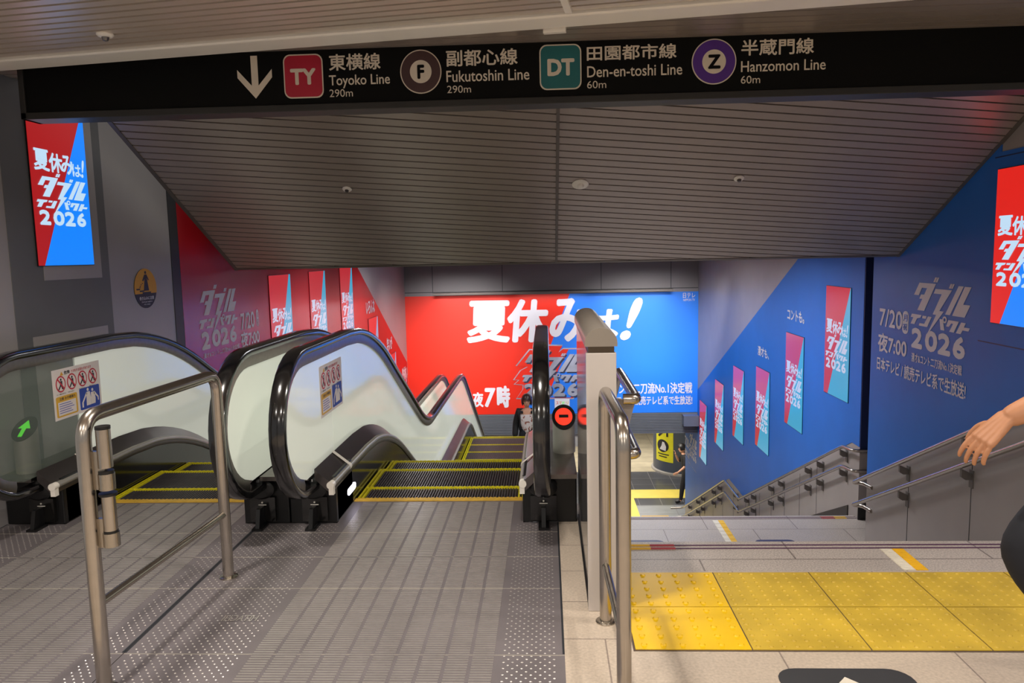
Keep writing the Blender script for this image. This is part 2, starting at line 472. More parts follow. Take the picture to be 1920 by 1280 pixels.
# granite edge of the top step
bm = bm_new(); add_box(bm, 0.20, XN, 3.345, 3.70, -0.16, 0.0); struct('trim_1', bm, gran_m)


def nosing(parent, y, z, x0, x1, yel):
    for k in (0.045, 0.085):
        box_obj('nosing_strip', (x0, x1, y - k - 0.010, y - k, z, z + 0.003), nose_m, parent)
    for a, b, m in yel:
        for k in (0.045, 0.085):
            box_obj('nosing_marker', (a, b, y - k - 0.013, y - k + 0.003, z, z + 0.005), m, parent)


nose_m = mat('nosing_purple', (84, 52, 78), 0.6)
nose_r = mat('nosing_red', (168, 52, 62), 0.6)


def flight(name, y0, z0, n, tr, rs, x0, x1):
    bm = bm_new()
    for i in range(n - 1):
        add_box(bm, x0, x1, y0 + i * tr, y0 + (i + 1) * tr, z0 - rs * (i + 1) - 0.35, z0 - rs * (i + 1))
    return struct(name, bm, gran_m)


fl1 = flight('floor_stair_upper', 3.70, 0.0, 8, 0.36, 0.17125, 0.20, XN)
nosing(fl1, 3.70, 0.0, 0.20, XN, [(0.30, 0.49, tape_y), (0.49, 0.61, nose_r)])
bm = bm_new(); add_box(bm, 0.30, 3.5, 3.70 + 0.36 * 7, 7.92, ZL - 0.35, ZL); lan = struct('floor_landing', bm, gran_m)
nosing(lan, 7.92, ZL, 0.30, XR, [(2.84, 2.98, nose_r), (2.98, 3.10, tape_y)])
flight('floor_stair_middle', 7.92, ZL, 12, 0.36, 0.1667, 0.30, XR)
bm = bm_new(); add_box(bm, 0.30, XR, 7.92 + 0.36 * 11, 13.4, -3.36 - 0.35, -3.36); struct('floor_landing_low', bm, gran_m)
flight('floor_stair_lower', 13.4, -3.36, 12, 0.335, 0.16, 0.30, XR)

# lower concourse floor
bm = bm_new(); add_box(bm, -3.3, 8.0, 16.6, 19.75, ZF - 0.2, ZF); struct('floor_concourse', bm, low_lite)
bm = bm_new(); add_box(bm, -3.3, 8.0, 19.75, 22.9, ZF - 0.2, ZF); struct('floor_concourse_dark', bm, low_dark)
bm = bm_new(); add_box(bm, -3.3, 8.0, 22.9, 30.0, ZF - 0.2, ZF); struct('floor_concourse_beige', bm, low_beig)
bm = bm_new(); add_box(bm, -3.3, 8.0, 30.0, 30.2, ZF, -2.3); struct('wall_concourse', bm, mat('lower_wall', (168, 162, 146), 0.4, 0, 0.06, 1.2))
bm = bm_new(); add_box(bm, -3.3, 8.0, 29.9, 30.0, ZF, ZF + 0.95); struct('baseboard_concourse', bm, mat('lower_wall_base', (92, 88, 82), 0.4))
bm = bm_new(); add_box(bm, -3.3, 8.0, 16.5, 30.2, -2.45, -2.3); struct('ceiling_concourse', bm, mat('lower_ceiling', (150, 146, 138), 0.6))

# left wall
bm = bm_new(); add_box(bm, XL - 0.3, XL, 3.2, 16.5, ZF, 2.9); struct('wall_left', bm, panel_grey)
for i, (a, b, z0, z1, m) in enumerate([(4.21, 5.19, -1.2, 2.53, panel_mid), (6.08, 6.22, -1.8, 2.53, groove_m)]):
    bm = bm_new(); add_box(bm, XL, XL + 0.004, a, b, z0, z1); struct('trim_%d' % (i + 2), bm, m)
bm = bm_new(); add_box(bm, XL + 0.004, XL + 0.008, 4.49, 5.09, 1.35, 2.53); struct('trim_4', bm, panel_grey)
bm = bm_new(); add_box(bm, XL + 0.004, XL + 0.007, 4.34, 5.11, -0.6, 1.02); struct('trim_5', bm, panel_grey)
# right wall: the nearer length stands a little further back than the lower one
bm = bm_new(); add_box(bm, XN, XN + 0.6, 3.4, 7.13, -2.3, 2.9); struct('wall_right', bm, dado_m)
bm = bm_new(); add_box(bm, XR, XR + 0.4, YR, 17.6, ZF, 2.0); struct('wall_right_lower', bm, dado_m)
bm = bm_new(); add_box(bm, XR - 0.001, 3.5, YR - 0.012, YR, ZL + 0.75, 2.0); struct('trim_6', bm, navy_w)
bm = bm_new(); add_box(bm, XR - 0.004, 3.5, YR - 0.016, YR, ZL, ZL + 0.17); struct('baseboard_right', bm, black)
bm = bm_new(); add_box(bm, 3.5, 3.6, 6.9, YR + 0.1, ZL - 0.3, 2.0); struct('wall_recess', bm, navy_w)
bm = bm_new(); add_prism(bm, [(XN, 6.6, ZL), (XN, 6.6, ZL + 0.05), (XN, 3.70, 0.14), (XN, 3.70, -0.1)], (-0.012, 0, 0)); struct('baseboard_near', bm, mat('skirting_dark', (52, 48, 46), 0.5))
bm = bm_new(); add_prism(bm, [(XR, 12.0, -3.36), (XR, 12.0, -3.12), (XR, 8.05, -1.30), (XR, 8.05, -1.5)], (-0.012, 0, 0)); struct('baseboard_mid', bm, MATS['skirting_dark'])
# vertical joints of the grey dado
bm = bm_new()
for y, z0, z1 in ((5.39, -0.72, -0.05), (6.31, -1.25, -0.55)): add_box(bm, XN - 0.002, XN, y, y + 0.006, z0, z1)
for y in (9.0, 9.6, 10.2, 10.8, 11.4, 12.2, 13.0, 13.8, 14.6, 15.4):
    z = -0.62 - 0.465 * (min(y, 12.3) - 8.0) - 0.465 * max(0, y - 13.3)
    add_box(bm, XR - 0.002, XR, y, y + 0.006, z - 1.2, z - 0.05)
struct('trim_7', bm, groove_m)
# far wall over the banner, with its shutter box and the lower ceiling edge behind it
bm = bm_new(); add_box(bm, XL, XR, YB + 0.02, YB + 0.3, -2.42, 2.2); far = struct('wall_far', bm, mat('far_wall_grey', (128, 122, 124), 0.45, 0.1, 0.04, 1.5))
bm = bm_new()
for x in (-2.45, -0.95, 1.15, 2.62): add_box(bm, x, x + 0.012, YB + 0.014, YB + 0.02, 0.62, 2.0)
add_box(bm, XL, XR, YB + 0.014, YB + 0.02, 0.66, 0.675)
struct('trim_8', bm, groove_m)
bm = bm_new(); add_box(bm, -2.4, 2.62, YB - 0.34, YB + 0.02, 0.62, 0.665); struct('trim_9', bm, trim_d)

# ---- ceilings: near slatted ceiling (its slats run askew), flat strip behind the sign, slope down over the stairs
def slats(bm, org, along, across, normal, half, start, stop, pitch, wd, th, clip):
    along, across, normal = (Vector(a).normalized() for a in (along, across, normal))
    t = bmesh.new(); n = int((stop - start) / pitch)
    for i in range(n + 1):
        o = Vector(org) + across * (start + i * pitch) - along * half
        add_obox(t, o, along * (2 * half), across * wd, normal * th)
    for co, no in clip:
        g = t.verts[:] + t.edges[:] + t.faces[:]
        r = bmesh.ops.bisect_plane(t, geom=g, plane_co=co, plane_no=no, clear_outer=True)
        ed = [e for e in r['geom_cut'] if isinstance(e, bmesh.types.BMEdge)]
        if ed: bmesh.ops.holes_fill(t, edges=ed, sides=0)
    me = bpy.data.meshes.new('t'); t.to_mesh(me); t.free(); bm.from_mesh(me); bpy.data.meshes.remove(me)


SK = 0.53; E2 = Vector((0, -1, SK)).normalized(); NS = Vector((0, -SK, -1)).normalized()
CY, CZ, CXL = 6.63, 1.378, -2.75
O = Vector((0, CY, CZ)); TOPZ = 2.53; LS = (TOPZ - CZ) / E2.z
along = (Vector((1, 0.13, -0.13 * SK))).normalized(); across = NS.cross(along) * -1
if across.z < 0: across = -across
bm = bm_new()
slats(bm, O, along, across, NS, 4.6, -0.6, LS + 0.6, 0.0745, 0.062, 0.016,
      [((CXL + 0.02, 0, 0), (-1, 0, 0)), ((XN - 0.02, 0, 0), (1, 0, 0)), (O + E2 * 0.03, -E2), (O + E2 * LS, E2)])
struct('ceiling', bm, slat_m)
bm = bm_new()
add_obox(bm, Vector((CXL, CY, CZ)) - NS * 0.03, (XN - CXL, 0, 0), E2 * LS, -NS * 0.05); struct('ceiling_void', bm, void_m)
bm = bm_new()     # edge angle along the bottom and both sides, and the middle joint
add_obox(bm, O + Vector((CXL, 0, 0)) + NS * 0.02, (XN - CXL, 0, 0), E2 * 0.03, -NS * 0.10)
for x in (CXL, XN - 0.03): add_obox(bm, O + Vector((x, 0, 0)) + NS * 0.022, (0.03, 0, 0), E2 * LS, -NS * 0.08)
add_obox(bm, O + Vector((0.076, 0, 0)) + NS * 0.022, (0.022, 0, 0), E2 * LS, -NS * 0.03)
struct('ceiling_edge', bm, trim_d)
bm = bm_new()
slats(bm, (0, 4.45, TOPZ), (1, 0.0, 0), (0, -1, 0), (0, 0, -1), 3.4, 0, 1.5, 0.083, 0.069, 0.016, [((XL, 0, 0), (-1, 0, 0)), ((XN, 0, 0), (1, 0, 0))])
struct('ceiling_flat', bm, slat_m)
bm = bm_new(); add_box(bm, XL, XN, 2.9, 4.46, TOPZ + 0.02, TOPZ + 0.06); struct('ceiling_flat_void', bm, void_m)
bm = bm_new(); add_box(bm, XL - 0.3, CXL + 0.05, 4.46, 16.5, 2.88, 2.95); struct('ceiling_leak_cover', bm, void_m)  # unseen cover added above the side gap to keep world light out
# near ceiling
ZN = 2.43
a0, a1 = at(0, 134, z=ZN), at(1640, 7, z=ZN)
ud = (a1 - a0).normalized(); vd = Vector((ud.y, -ud.x, 0))     # vd points back towards the camera
if vd.y > 0: vd = -vd
bm = bm_new(); add_obox(bm, a0 - ud * 1.5, ud * 7.8, vd * 0.16, (0, 0, 0.10)); struct('ceiling_trim', bm, trim_m, bevel=0.008)
bm = bm_new()
slats(bm, a0 - ud * 1.5 + ud * 3.9 + vd * 0.18 + Vector((0, 0, 0.03)), ud, vd, (0, 0, -1), 3.9, 0, 6.0, 0.066, 0.048, 0.016, [])
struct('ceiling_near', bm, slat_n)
bm = bm_new(); add_obox(bm, a0 - ud * 1.5 + vd * 0.16 + Vector((0, 0, 0.05)), ud * 7.8, vd * 6.2, (0, 0, 0.04)); struct('ceiling_near_void', bm, void_m)
bm = bm_new(); j = at(1065, 26, z=ZN); add_obox(bm, j + Vector((-0.012, 0, 0.002)), (0.03, 0, 0), vd * 3, (0, 0, 0.03))
add_obox(bm, at(1020, 60, z=ZN) + Vector((0, 0.0, -0.012)), ud * 0.10, vd * 0.03, (0, 0, 0.05)); struct('ceiling_joint', bm, trim_m)
bm = bm_new(); add_box(bm, CXL + 0.02, XR + 0.3, 6.7, 16.5, 1.5, 1.6); add_box(bm, XL, CXL + 0.02, 6.7, 16.5, 2.3, 2.4); add_box(bm, CXL, CXL + 0.02, 6.7, 16.5, 1.5, 2.4); struct('ceiling_stairwell', bm, mat('stairwell_ceiling', (120, 114, 110), 0.6))

# small ceiling fittings


def ceil_fit(name, label, cat, c, n, r, kind, group=None):
    t = thing(name, label, cat, c, group)
    zq = Vector((0, 0, 1)).rotation_difference(Vector(n)).to_matrix()
    def lathe(nm, prof, m):
        bm = bm_new(); add_lathe(bm, (0, 0, 0), prof, 24); bmesh.ops.rotate(bm, cent=(0, 0, 0), matrix=zq, verts=bm.verts)
        bmesh.ops.translate(bm, vec=c, verts=bm.verts); obj(nm, bm, m, t, smooth=True)
    lathe('rim', [(r, 0), (r, 0.005), (r * 0.8, 0.011), (r * 0.6, 0.013)], trim_m)
    lathe('core', [(r * 0.42, 0.0), (r * 0.42, 0.018), (r * 0.30, 0.028), (r * 0.1, 0.03)], steel_dark if kind == 'sprinkler' else trim_m)


def on_slope(px, py):
    r = RM @ Vector((px - 960, -(py - 640), -F)); t = (CZ + SK * CY - EYE) / (r.z + SK * r.y)
    return CAMP + r * t + NS * 0.018


ceil_fit('sprinkler', 'small white round sprinkler rose in the nearer slatted ceiling, upper left', 'sprinkler', at(197, 64, z=ZN + 0.014), (0, 0, -1), 0.036, 'sprinkler')
ceil_fit('sprinkler', 'small round sprinkler in the sloping ceiling left of the middle joint', 'sprinkler', on_slope(651, 350), NS, 0.034, 'sprinkler')
ceil_fit('smoke_detector', 'large round white smoke detector beside the middle joint of the sloping ceiling', 'smoke detector', on_slope(1088, 341), NS, 0.06, 'det')
ceil_fit('sprinkler', 'small round sprinkler in the sloping ceiling right of the smoke detector', 'sprinkler', on_slope(1385, 330), NS, 0.036, 'sprinkler')

# ================================================================== DIRECTION SIGN
YS = 4.0
sg = thing('direction_sign', 'long black hanging sign with four railway line names and a white down arrow', 'sign', (0, YS, 2.38))
zb, zt = at(51, 211.7, y=YS).z, at(1620, 54, y=YS).z
xl = at(51, 205, y=YS).x
box_obj('panel', (xl, 3.0, YS, YS + 0.12, zb, zt), sign_b, sg)
bm = bm_new()
add_box(bm, xl - 0.03, 3.03, YS - 0.012, YS + 0.135, zb - 0.035, zb); add_box(bm, xl - 0.03, 3.03, YS - 0.012, YS + 0.135, zt, zt + 0.03)
add_box(bm, xl - 0.03, xl, YS - 0.012, YS + 0.135, zb - 0.035, zt + 0.03); add_box(bm, 3.0, 3.03, YS - 0.012, YS + 0.135, zb - 0.035, zt + 0.03)
obj('frame', bm, sign_f, sg, bevel=0.003)
pz = lambda x, y: at(x, y, y=YS)
bm = bm_new(); c = pz(478, 145)
hw, hh = (pz(511, 145) - pz(445, 145)).x / 2, (pz(479, 106) - pz(481, 186)).z / 2
pts = [(-0.19, 1), (0.19, 1), (0.19, -0.40), (0.98, 0.36), (0.98, -0.02), (0, -1), (-0.98, -0.02), (-0.98, 0.36), (-0.19, -0.40)]
add_prism(bm, [(c.x + hw * x, YS - 0.001, c.z + hh * y) for x, y in pts], (0, -0.002, 0)); obj('down_arrow', bm, sign_t, sg)


def badge_sq(name, tl, br, m, letters, lt, lb):
    t, b = pz(*tl), pz(*br)
    bm = bm_new(); add_poly(bm, rrect2(0, 0, 1, 1, 0.17), t, b, *AX_F, d=0.0005, thick=0.0015); o = obj(name + '_border', bm, sign_t, sg)
    bm = bm_new(); add_poly(bm, rrect2(0.03, 0.03, 0.97, 0.97, 0.15), t, b, *AX_F, d=0.0022, thick=0.001); obj(name + '_field', bm, m, o)
    bm = bm_new(); add_text(bm, letters, pz(*lt), pz(*lb), *AX_F, bold=0.06, d=0.004); obj('badge_letters', bm, sign_t, o)


def badge_ci(name, c, r, ri, m, letters, lt, lb):
    t, b = pz(c[0] - r, c[1] - r), pz(c[0] + r, c[1] + r)
    bm = bm_new(); add_poly(bm, ring2(0.5, 0.5, 0.5, 0.5, 48), t, b, *AX_F, d=0.0005, thick=0.0015); o = obj(name + '_border', bm, sign_t, sg)
    bm = bm_new(); add_poly(bm, ring2(0.5, 0.5, 0.475, 0.475, 48), t, b, *AX_F, d=0.0022, thick=0.001); obj(name + '_field', bm, m, o)
    q = 0.5 * ri / r
    bm = bm_new(); add_poly(bm, ring2(0.5, 0.5, q, q, 40), t, b, *AX_F, d=0.0034, thick=0.001); obj('badge_disc', bm, sign_t, o)
    bm = bm_new(); add_text(bm, letters, pz(*lt), pz(*lb), *AX_F, bold=0.06, d=0.006); obj('badge_letters', bm, sign_b, o)


badge_sq('crimson_badge', (530, 103), (608, 183), ty_m, 'TY', (544, 129.5), (593.5, 158.5))
badge_ci('brown_badge', (789, 134.5), 40, 21, brown_m, 'F', (782.3, 122), (796.3, 148))
badge_sq('teal_badge', (1011, 84.5), (1090.5, 167), dt_m, 'DT', (1026, 111), (1077.3, 141.5))
badge_ci('violet_badge', (1338.5, 115.7), 41.5, 22, z_m, 'Z', (1327, 103), (1350.5, 129))
for body, tl, br, bold in [('東横線', (616, 102), (714, 130), 0.022), ('Toyoko Line', (616.7, 141.5), (731.7, 163), 0.012), ('290m', (617.7, 168), (662, 181), 0.002),
                     ('副都心線', (836, 94.5), (970.7, 121), 0.022), ('Fukutoshin Line', (836.7, 133), (992.7, 149.5), 0.012), ('290m', (838.3, 161), (883.3, 173.5), 0.002),
                     ('田園都市線', (1100, 86.5), (1268.5, 109), 0.022), ('Den-en-toshi Line', (1100.7, 124.5), (1279, 140), 0.012), ('60m', (1100.7, 152), (1136.7, 165), 0.002),
                     ('半蔵門線', (1390, 75), (1525.7, 101), 0.022), ('Hanzomon Line', (1389.3, 115), (1547.7, 130.5), 0.012), ('60m', (1389, 142.5), (1425, 156), 0.002)]:
    bm = bm_new(); add_text(bm, body, pz(*tl), pz(*br), *AX_F, bold=bold, d=0.002); obj('lettering', bm, sign_t, sg)
for x in (-2.2, -0.2, 1.8): box_obj('hanger', (x, x + 0.06, YS + 0.04, YS + 0.09, zt + 0.03, TOPZ + 0.03), sign_f, sg)

# ================================================================== WALL GRAPHICS AND SCREENS


def wall_text(bm, body, tl, br, X, AX, bold, shear=0.0, d=0.008):
    add_text(bm, body, at(*tl, x=X), at(*br, x=X), *AX, bold=bold, shear=shear, d=d)


# red vinyl on the left wall: from the dark groove to the diagonal cut near the far end
rw = thing('wall_poster', 'large red vinyl poster on the left wall with grey title and date lettering', 'poster', (XL, 8, 0))
d0, d1 = at(668, 498, x=XL), at(768, 689, x=XL)
k = (d1.z - d0.z) / (d1.y - d0.y)
zt_ = lambda y: d0.z + k * (y - d0.y)
bm = bm_new(); yt = d0.y + (2.3 - d0.z) / k
add_prism(bm, [(XL, 6.22, -2.3), (XL, 6.22, 2.3), (XL, yt, 2.3), (XL, 16.15, zt_(16.15)), (XL, 16.15, -4.9)], (0.005, 0, 0))
obj('vinyl', bm, red_w, rw)
bm = bm_new()
add_logo(bm, Vector((XL, at(371.5, 600, x=XL).y, at(397.5, 534.1, x=XL).z)), Vector((XL, at(444.3, 600, x=XL).y, at(385.6, 655.2, x=XL).z)), AX_L, 0.007)
obj('title_lettering', bm, print_l, rw)
bm = bm_new()
wall_text(bm, '漫才&コント二刀流No.1決定戦', (380.4, 663), (448, 652), XL, AX_L, 0.02)
wall_text(bm, '7/20', (448.7, 587.6), (476.5, 613), XL, AX_L, 0.03)
wall_text(bm, '夜7:00', (449.5, 623), (486, 643), XL, AX_L, 0.03)
obj('date_lettering', bm, print_l, rw)
bm = bm_new()
t_, b_ = at(478.5, 580, x=XL), at(484.6, 611, x=XL)
add_poly(bm, rrect2(0, 0, 1, 1, 0.22, 0.5), t_, b_, *AX_L, d=0.006, thick=0.001); ov = obj('holiday_tab', bm, print_l, rw)
bm = bm_new(); add_text(bm, '月', t_ + Vector((0, 0.02, -0.03)), t_ + Vector((0, (b_ - t_).y - 0.02, (b_ - t_).z * 0.46)), *AX_L, bold=0.02, d=0.009)
add_text(bm, '祝', t_ + Vector((0, 0.02, (b_ - t_).z * 0.54)), t_ + Vector((0, (b_ - t_).y - 0.02, (b_ - t_).z * 0.94)), *AX_L, bold=0.02, d=0.009); obj('tab_letters', bm, red_w, ov)
bm = bm_new()
for body, tl, br in [('いろんな', (685, 564), (702, 585)), ('笑いが', (724, 634.5), (735, 654)), ('勢揃い', (753, 691), (764, 709))]:
    wall_text(bm, body, tl, br, XL, AX_L, 0.03)
obj('slogan_lettering', bm, print_w, rw)

# blue vinyl on the right: lower length and nearer length
Yd0, Yd1 = at(1501, 480, x=XR), at(1308, 731, x=XR)
kb = (Yd1.z - Yd0.z) / (Yd1.y - Yd0.y)


def rail_mid(y):      # height of the upper mid rail
    if y < 12.3: return -0.60 - 0.468 * (y - 8.0)
    if y < 13.35: return -2.61
    return -2.61 - 0.468 * (y - 13.35)


bw = thing('wall_poster', 'blue vinyl poster with a diagonal upper edge on the lower right wall', 'poster', (XR, 12, -0.5))
bm = bm_new()
yt = Yd0.y + (1.95 - Yd0.z) / kb
pts = [(XR, YR + 0.003, 1.95), (XR, yt, 1.95), (XR, Yd1.y, Yd1.z), (XR, 17.58, Yd1.z + kb * (17.58 - Yd1.y)), (XR, 17.58, rail_mid(17.58)),
       (XR, 13.35, -2.61), (XR, 12.3, -2.61), (XR, 8.0, rail_mid(8.0)), (XR, YR + 0.003, rail_mid(8.0))]
add_prism(bm, pts[::-1], (-0.005, 0, 0)); obj('vinyl', bm, blue_w, bw)
bm = bm_new()
wall_text(bm, 'コントも。', (1477.7, 578), (1509, 607.5), XR, AX_R, 0.03)
wall_text(bm, '漫才も、', (1422, 647), (1442.5, 675), XR, AX_R, 0.03)
obj('slogan_lettering', bm, print_l, bw)
bm = bm_new()      # repeated title block at the far foot of the wall
q = lambda a, b: at(a, b, x=XR)
add_logo(bm, q(1293, 806), Vector((XR, q(1307, 870).y, q(1307, 880).z + 0.1)), AX_R, 0.007)
wall_text(bm, '7/20', (1285, 815), (1292, 842), XR, AX_R, 0.03)
wall_text(bm, '夜7:00', (1285, 838), (1293, 862), XR, AX_R, 0.03)
wall_text(bm, '日本テレビ / 読売テレビ系で生放送!', (1285, 856), (1306, 885), XR, AX_R, 0.02)
obj('title_lettering', bm, print_l, bw)

bn = thing('wall_poster', 'blue vinyl poster with grey title and date on the nearer right wall', 'poster', (XN, 6, 0.5))


def rail_near(y): return 0.3136 - 0.493 * (y - 5.054)


bm = bm_new()
add_prism(bm, [(XN, 7.125, rail_near(7.125)), (XN, 7.125, 2.4), (XN, 5.227, 2.4), (XN, 5.227, 2.05), (XN, 3.9, 2.05), (XN, 3.9, rail_near(3.9))], (-0.005, 0, 0))
obj('vinyl', bm, blue_w, bn)
for (x0, y0), (x1, y1) in [((1835, 638), (1921, 657)), ((1868, 296), (1921, 282))]:
    a, b = at(x0, y0, x=XN), at(x1, y1, x=XN); box_obj('panel_seam', (XN - 0.0065, XN - 0.005, b.y - 0.5, a.y, a.z - 0.004, a.z + 0.004), navy_w, bn)
bm = bm_new()
wr = lambda body, tl, br, bold=0.03, sh=0: wall_text(bm, body, tl, br, XN, AX_R, bold, sh)
add_logo(bm, Vector((XN, 6.375, 1.204)), Vector((XN, 5.495, 0.621)), AX_R, 0.007)
obj('title_lettering', bm, print_l, bn)
bm = bm_new()
wr('漫才&コント二刀流No.1決定戦', (1711, 660), (1805, 705), 0.02)
wr('7/20', (1651.5, 577), (1693, 619)); wr('夜7:00', (1648.6, 622), (1701, 673)); wr('日本テレビ / 読売テレビ系で生放送!', (1646.5, 667), (1812, 750), 0.02)
obj('date_lettering', bm, print_l, bn)
bm = bm_new(); t_, b_ = at(1694.5, 582, x=XN), at(1704, 627, x=XN)
add_poly(bm, rrect2(0, 0, 1, 1, 0.2, 0.5), t_, b_, *AX_R, d=0.006, thick=0.001); ov = obj('holiday_tab', bm, print_l, bn)
bm = bm_new(); hh = (t_ - b_).z
add_text(bm, '月', t_ + Vector((0, -0.015, -0.03)), Vector((XN, b_.y + 0.015, t_.z - hh * 0.45)), *AX_R, bold=0.02, d=0.009)
add_text(bm, '祝', Vector((XN, t_.y - 0.015, t_.z - hh * 0.54)), Vector((XN, b_.y + 0.015, b_.z + 0.03)), *AX_R, bold=0.02, d=0.009); obj('tab_letters', bm, blue_w, ov)


def screen(label, X, AX, y0, y1, z0, z1, mats, split, group, slide=False):
    """wall screen: recessed dark bezel, red and blue picture halves, title lettering; u runs left to right as seen"""
    U, V, N = AX; red, blu, wht = mats
    yl = y0 if U.y > 0 else y1; yr = y1 if U.y > 0 else y0
    tl = Vector((X, yl, z1)); br = Vector((X, yr, z0))
    t = thing('advertising_screen', label, 'screen', (X, (y0 + y1) / 2, z0), group)
    bm = bm_new(); add_poly(bm, [(-0.006, -0.004), (1.006, -0.004), (1.006, 1.004), (-0.006, 1.004)], tl, br, U, V, N, d=0.0055, thick=0.006); obj('bezel', bm, black, t)
    st, sb = split
    bm = bm_new(); add_poly(bm, [(0, 0), (sb, 0), (st, 1), (0, 1)], tl, br, U, V, N, d=0.012, thick=0.0015); obj('red_half', bm, red, t)
    bm = bm_new(); add_poly(bm, [(sb, 0), (1, 0), (1, 1), (st, 1)], tl, br, U, V, N, d=0.012, thick=0.0015); obj('blue_half', bm, blu, t)
    w_, h_ = (br - tl).dot(U), z1 - z0
    P = lambda x, y: tl + U * (w_ * x) - V * (h_ * (1 - y))
    bm = bm_new()
    add_text(bm, '夏', P(0.06, 0.70), P(0.32, 0.57), U, V, N, bold=0.035, d=0.016)
    add_text(bm, '休', P(0.31, 0.69), P(0.55, 0.57), U, V, N, bold=0.035, d=0.016)
    add_text(bm, 'み', P(0.52, 0.69), P(0.75, 0.57), U, V, N, bold=0.035, d=0.016)
    add_text(bm, 'は', P(0.72, 0.645), P(0.88, 0.565), U, V, N, bold=0.03, d=0.016)
    add_text(bm, '!', P(0.88, 0.68), P(0.95, 0.565), U, V, N, bold=0.03, shear=0.2, d=0.016)
    add_logo(bm, P(0.05, 0.565), P(0.95, 0.245), AX, 0.016)
    obj('title_lettering', bm, wht, t)
    return t


S1 = (scr_red, scr_blue, scr_wht); S2 = (scr2_red, scr2_blue, scr2_wht)
screen('bright red and blue screen on the grey left wall above the up escalator', XL + 0.003, AX_L, 4.435, 4.995, 1.44, 2.44, S1, (0.99, 0.10), 'advertising screens')
screen('bright screen on the nearer right wall cut by the picture edge', XN - 0.001, AX_R, 4.618, 5.241, 0.927, 1.936, (scrn_red, scr_blue, scr_wht), (0.98, 0.17), 'advertising screens')
zs = [1.02, 0.34, -0.33, -0.53, -1.0, -1.68]
names = ['largest dim screen on the lower right wall, beside the navy corner', 'dim screen on the lower right wall below the longer upper slogan',
         'dim screen on the lower right wall below the lower slogan', 'dim right-wall screen just beyond the one below the lower slogan',
         'narrow dim screen second from the far banner on the right wall', 'narrow dim screen on the right wall closest to the far banner']
for i, y in enumerate((8.12, 9.54, 10.96, 12.38, 13.78, 15.22)):
    screen(names[i], XR, AX_R, y, y + 0.70, zs[i] - 1.22, zs[i], S2, (0.99, 0.17), 'advertising screens')
zs = [1.27, 1.28, 1.30, 0.40, -0.44, -1.15]
names = ['leftmost dim screen on the red left wall behind the handrail', 'middle of the three level dim screens on the red left wall',
         'dim screen on the red left wall just before its diagonal cut', 'small dim screen under the upper white slogan on the red left wall',
         'small dim screen under the middle white slogan on the red left wall', 'small dim screen under the lowest white slogan on the red left wall']
for i, y in enumerate((8.20, 9.62, 11.08, 12.75, 14.25, 15.30)):
    screen(names[i], XL, AX_L, y, y + 0.70, zs[i] - 1.22, zs[i], S2, (0.93, 0.17), 'advertising screens')

# ---- far banner
bt, bb = at(765, 556, y=YB).z, at(890, 777, y=YB).z
ba = thing('advertising_banner', 'huge red and blue banner with white Japanese lettering on the far wall', 'banner', (0, YB, bb))
xs0, xs1 = at(1068, 548, y=YB).x, at(985, 775, y=YB).x
bm = bm_new(); add_prism(bm, [(XL, YB + 0.012, bb), (xs1, YB + 0.012, bb), (xs0, YB + 0.012, bt), (XL, YB + 0.012, bt)], (0, -0.01, 0)); obj('red_half', bm, ad_red, ba)
bm = bm_new(); add_prism(bm, [(xs1, YB + 0.012, bb), (XR, YB + 0.012, bb), (XR, YB + 0.012, bt), (xs0, YB + 0.012, bt)], (0, -0.01, 0)); obj('blue_half', bm, ad_blue, ba)
pb = lambda x, y: at(x, y, y=YB)


def btext(name, items, m, parent, d=0.004):
    bm = bm_new()
    for body, tl, br, bold, sh in items: add_text(bm, body, pb(*tl), pb(*br), *AX_F, bold=bold, shear=sh, d=d)
    return obj(name, bm, m, parent)


btext('headline', [('夏', (873, 564), (957, 642), 0.04, 0.06), ('休', (950, 561), (1029, 641), 0.04, 0.1), ('み', (1029, 559), (1099, 640), 0.04, 0.1),
                   ('は', (1088, 580), (1161, 636), 0.04, 0.12), ('!', (1162, 558), (1205, 637), 0.04, 0.35)], print_w, ba)
btext('time_lettering', [('夜', (886, 735), (907, 763), 0.035, 0), ('7', (908, 727), (930, 763), 0.05, 0.1), ('時', (931, 723), (957, 764), 0.045, 0)], print_w, ba)
btext('broadcast_lettering', [('コント二刀流No.1決定戦', (1147, 718), (1298, 737), 0.02, 0), ('日本テレビ/読売テレビ系で生放送!', (1136, 743), (1298, 758), 0.02, 0)], print_l, ba)
btext('station_mark', [('日テレ', (1280.6, 549), (1303.5, 558), 0.01, 0), ('NIPPON TV', (1281, 560), (1303, 564), 0.005, 0)], print_l, ba)
# spiky title panel in the middle
out = [(992, 654), (966.6, 685.8), (988.5, 686.7), (974.8, 694), (962, 712), (972, 712.5), (963, 720.4), (980, 722), (979.4, 730.5), (967.5, 747.8), (1075, 748), (1096, 722), (1090, 721), (1106, 694), (1096, 692), (1108, 664), (1100, 652), (1056, 652), (1047.7, 658.5), (1055, 646), (1028, 645.5), (1018, 654)]
bm = bm_new(); add_prism(bm, [pb(*p) + Vector((0, -0.004, 0)) for p in out], (0, -0.004, 0)); so = obj('title_outline', bm, logo_s, ba)
cx, cy = 1034, 700
inn = [(cx + (x - cx) * 0.968, cy + (y - cy) * 0.955) for x, y in out]
bm = bm_new(); add_prism(bm, [pb(*p) + Vector((0, -0.008, 0)) for p in inn], (0, -0.003, 0)); obj('title_field', bm, ad_red, so)
bm = bm_new(); add_prism(bm, [pb(*p) + Vector((0, -0.011, 0)) for p in [(1066, 654.5), (1104, 654.5), (1094, 715), (1070, 745), (1024, 745), (1036, 720), (1048, 690)]], (0, -0.002, 0)); obj('title_field_blue', bm, ad_blue, so)
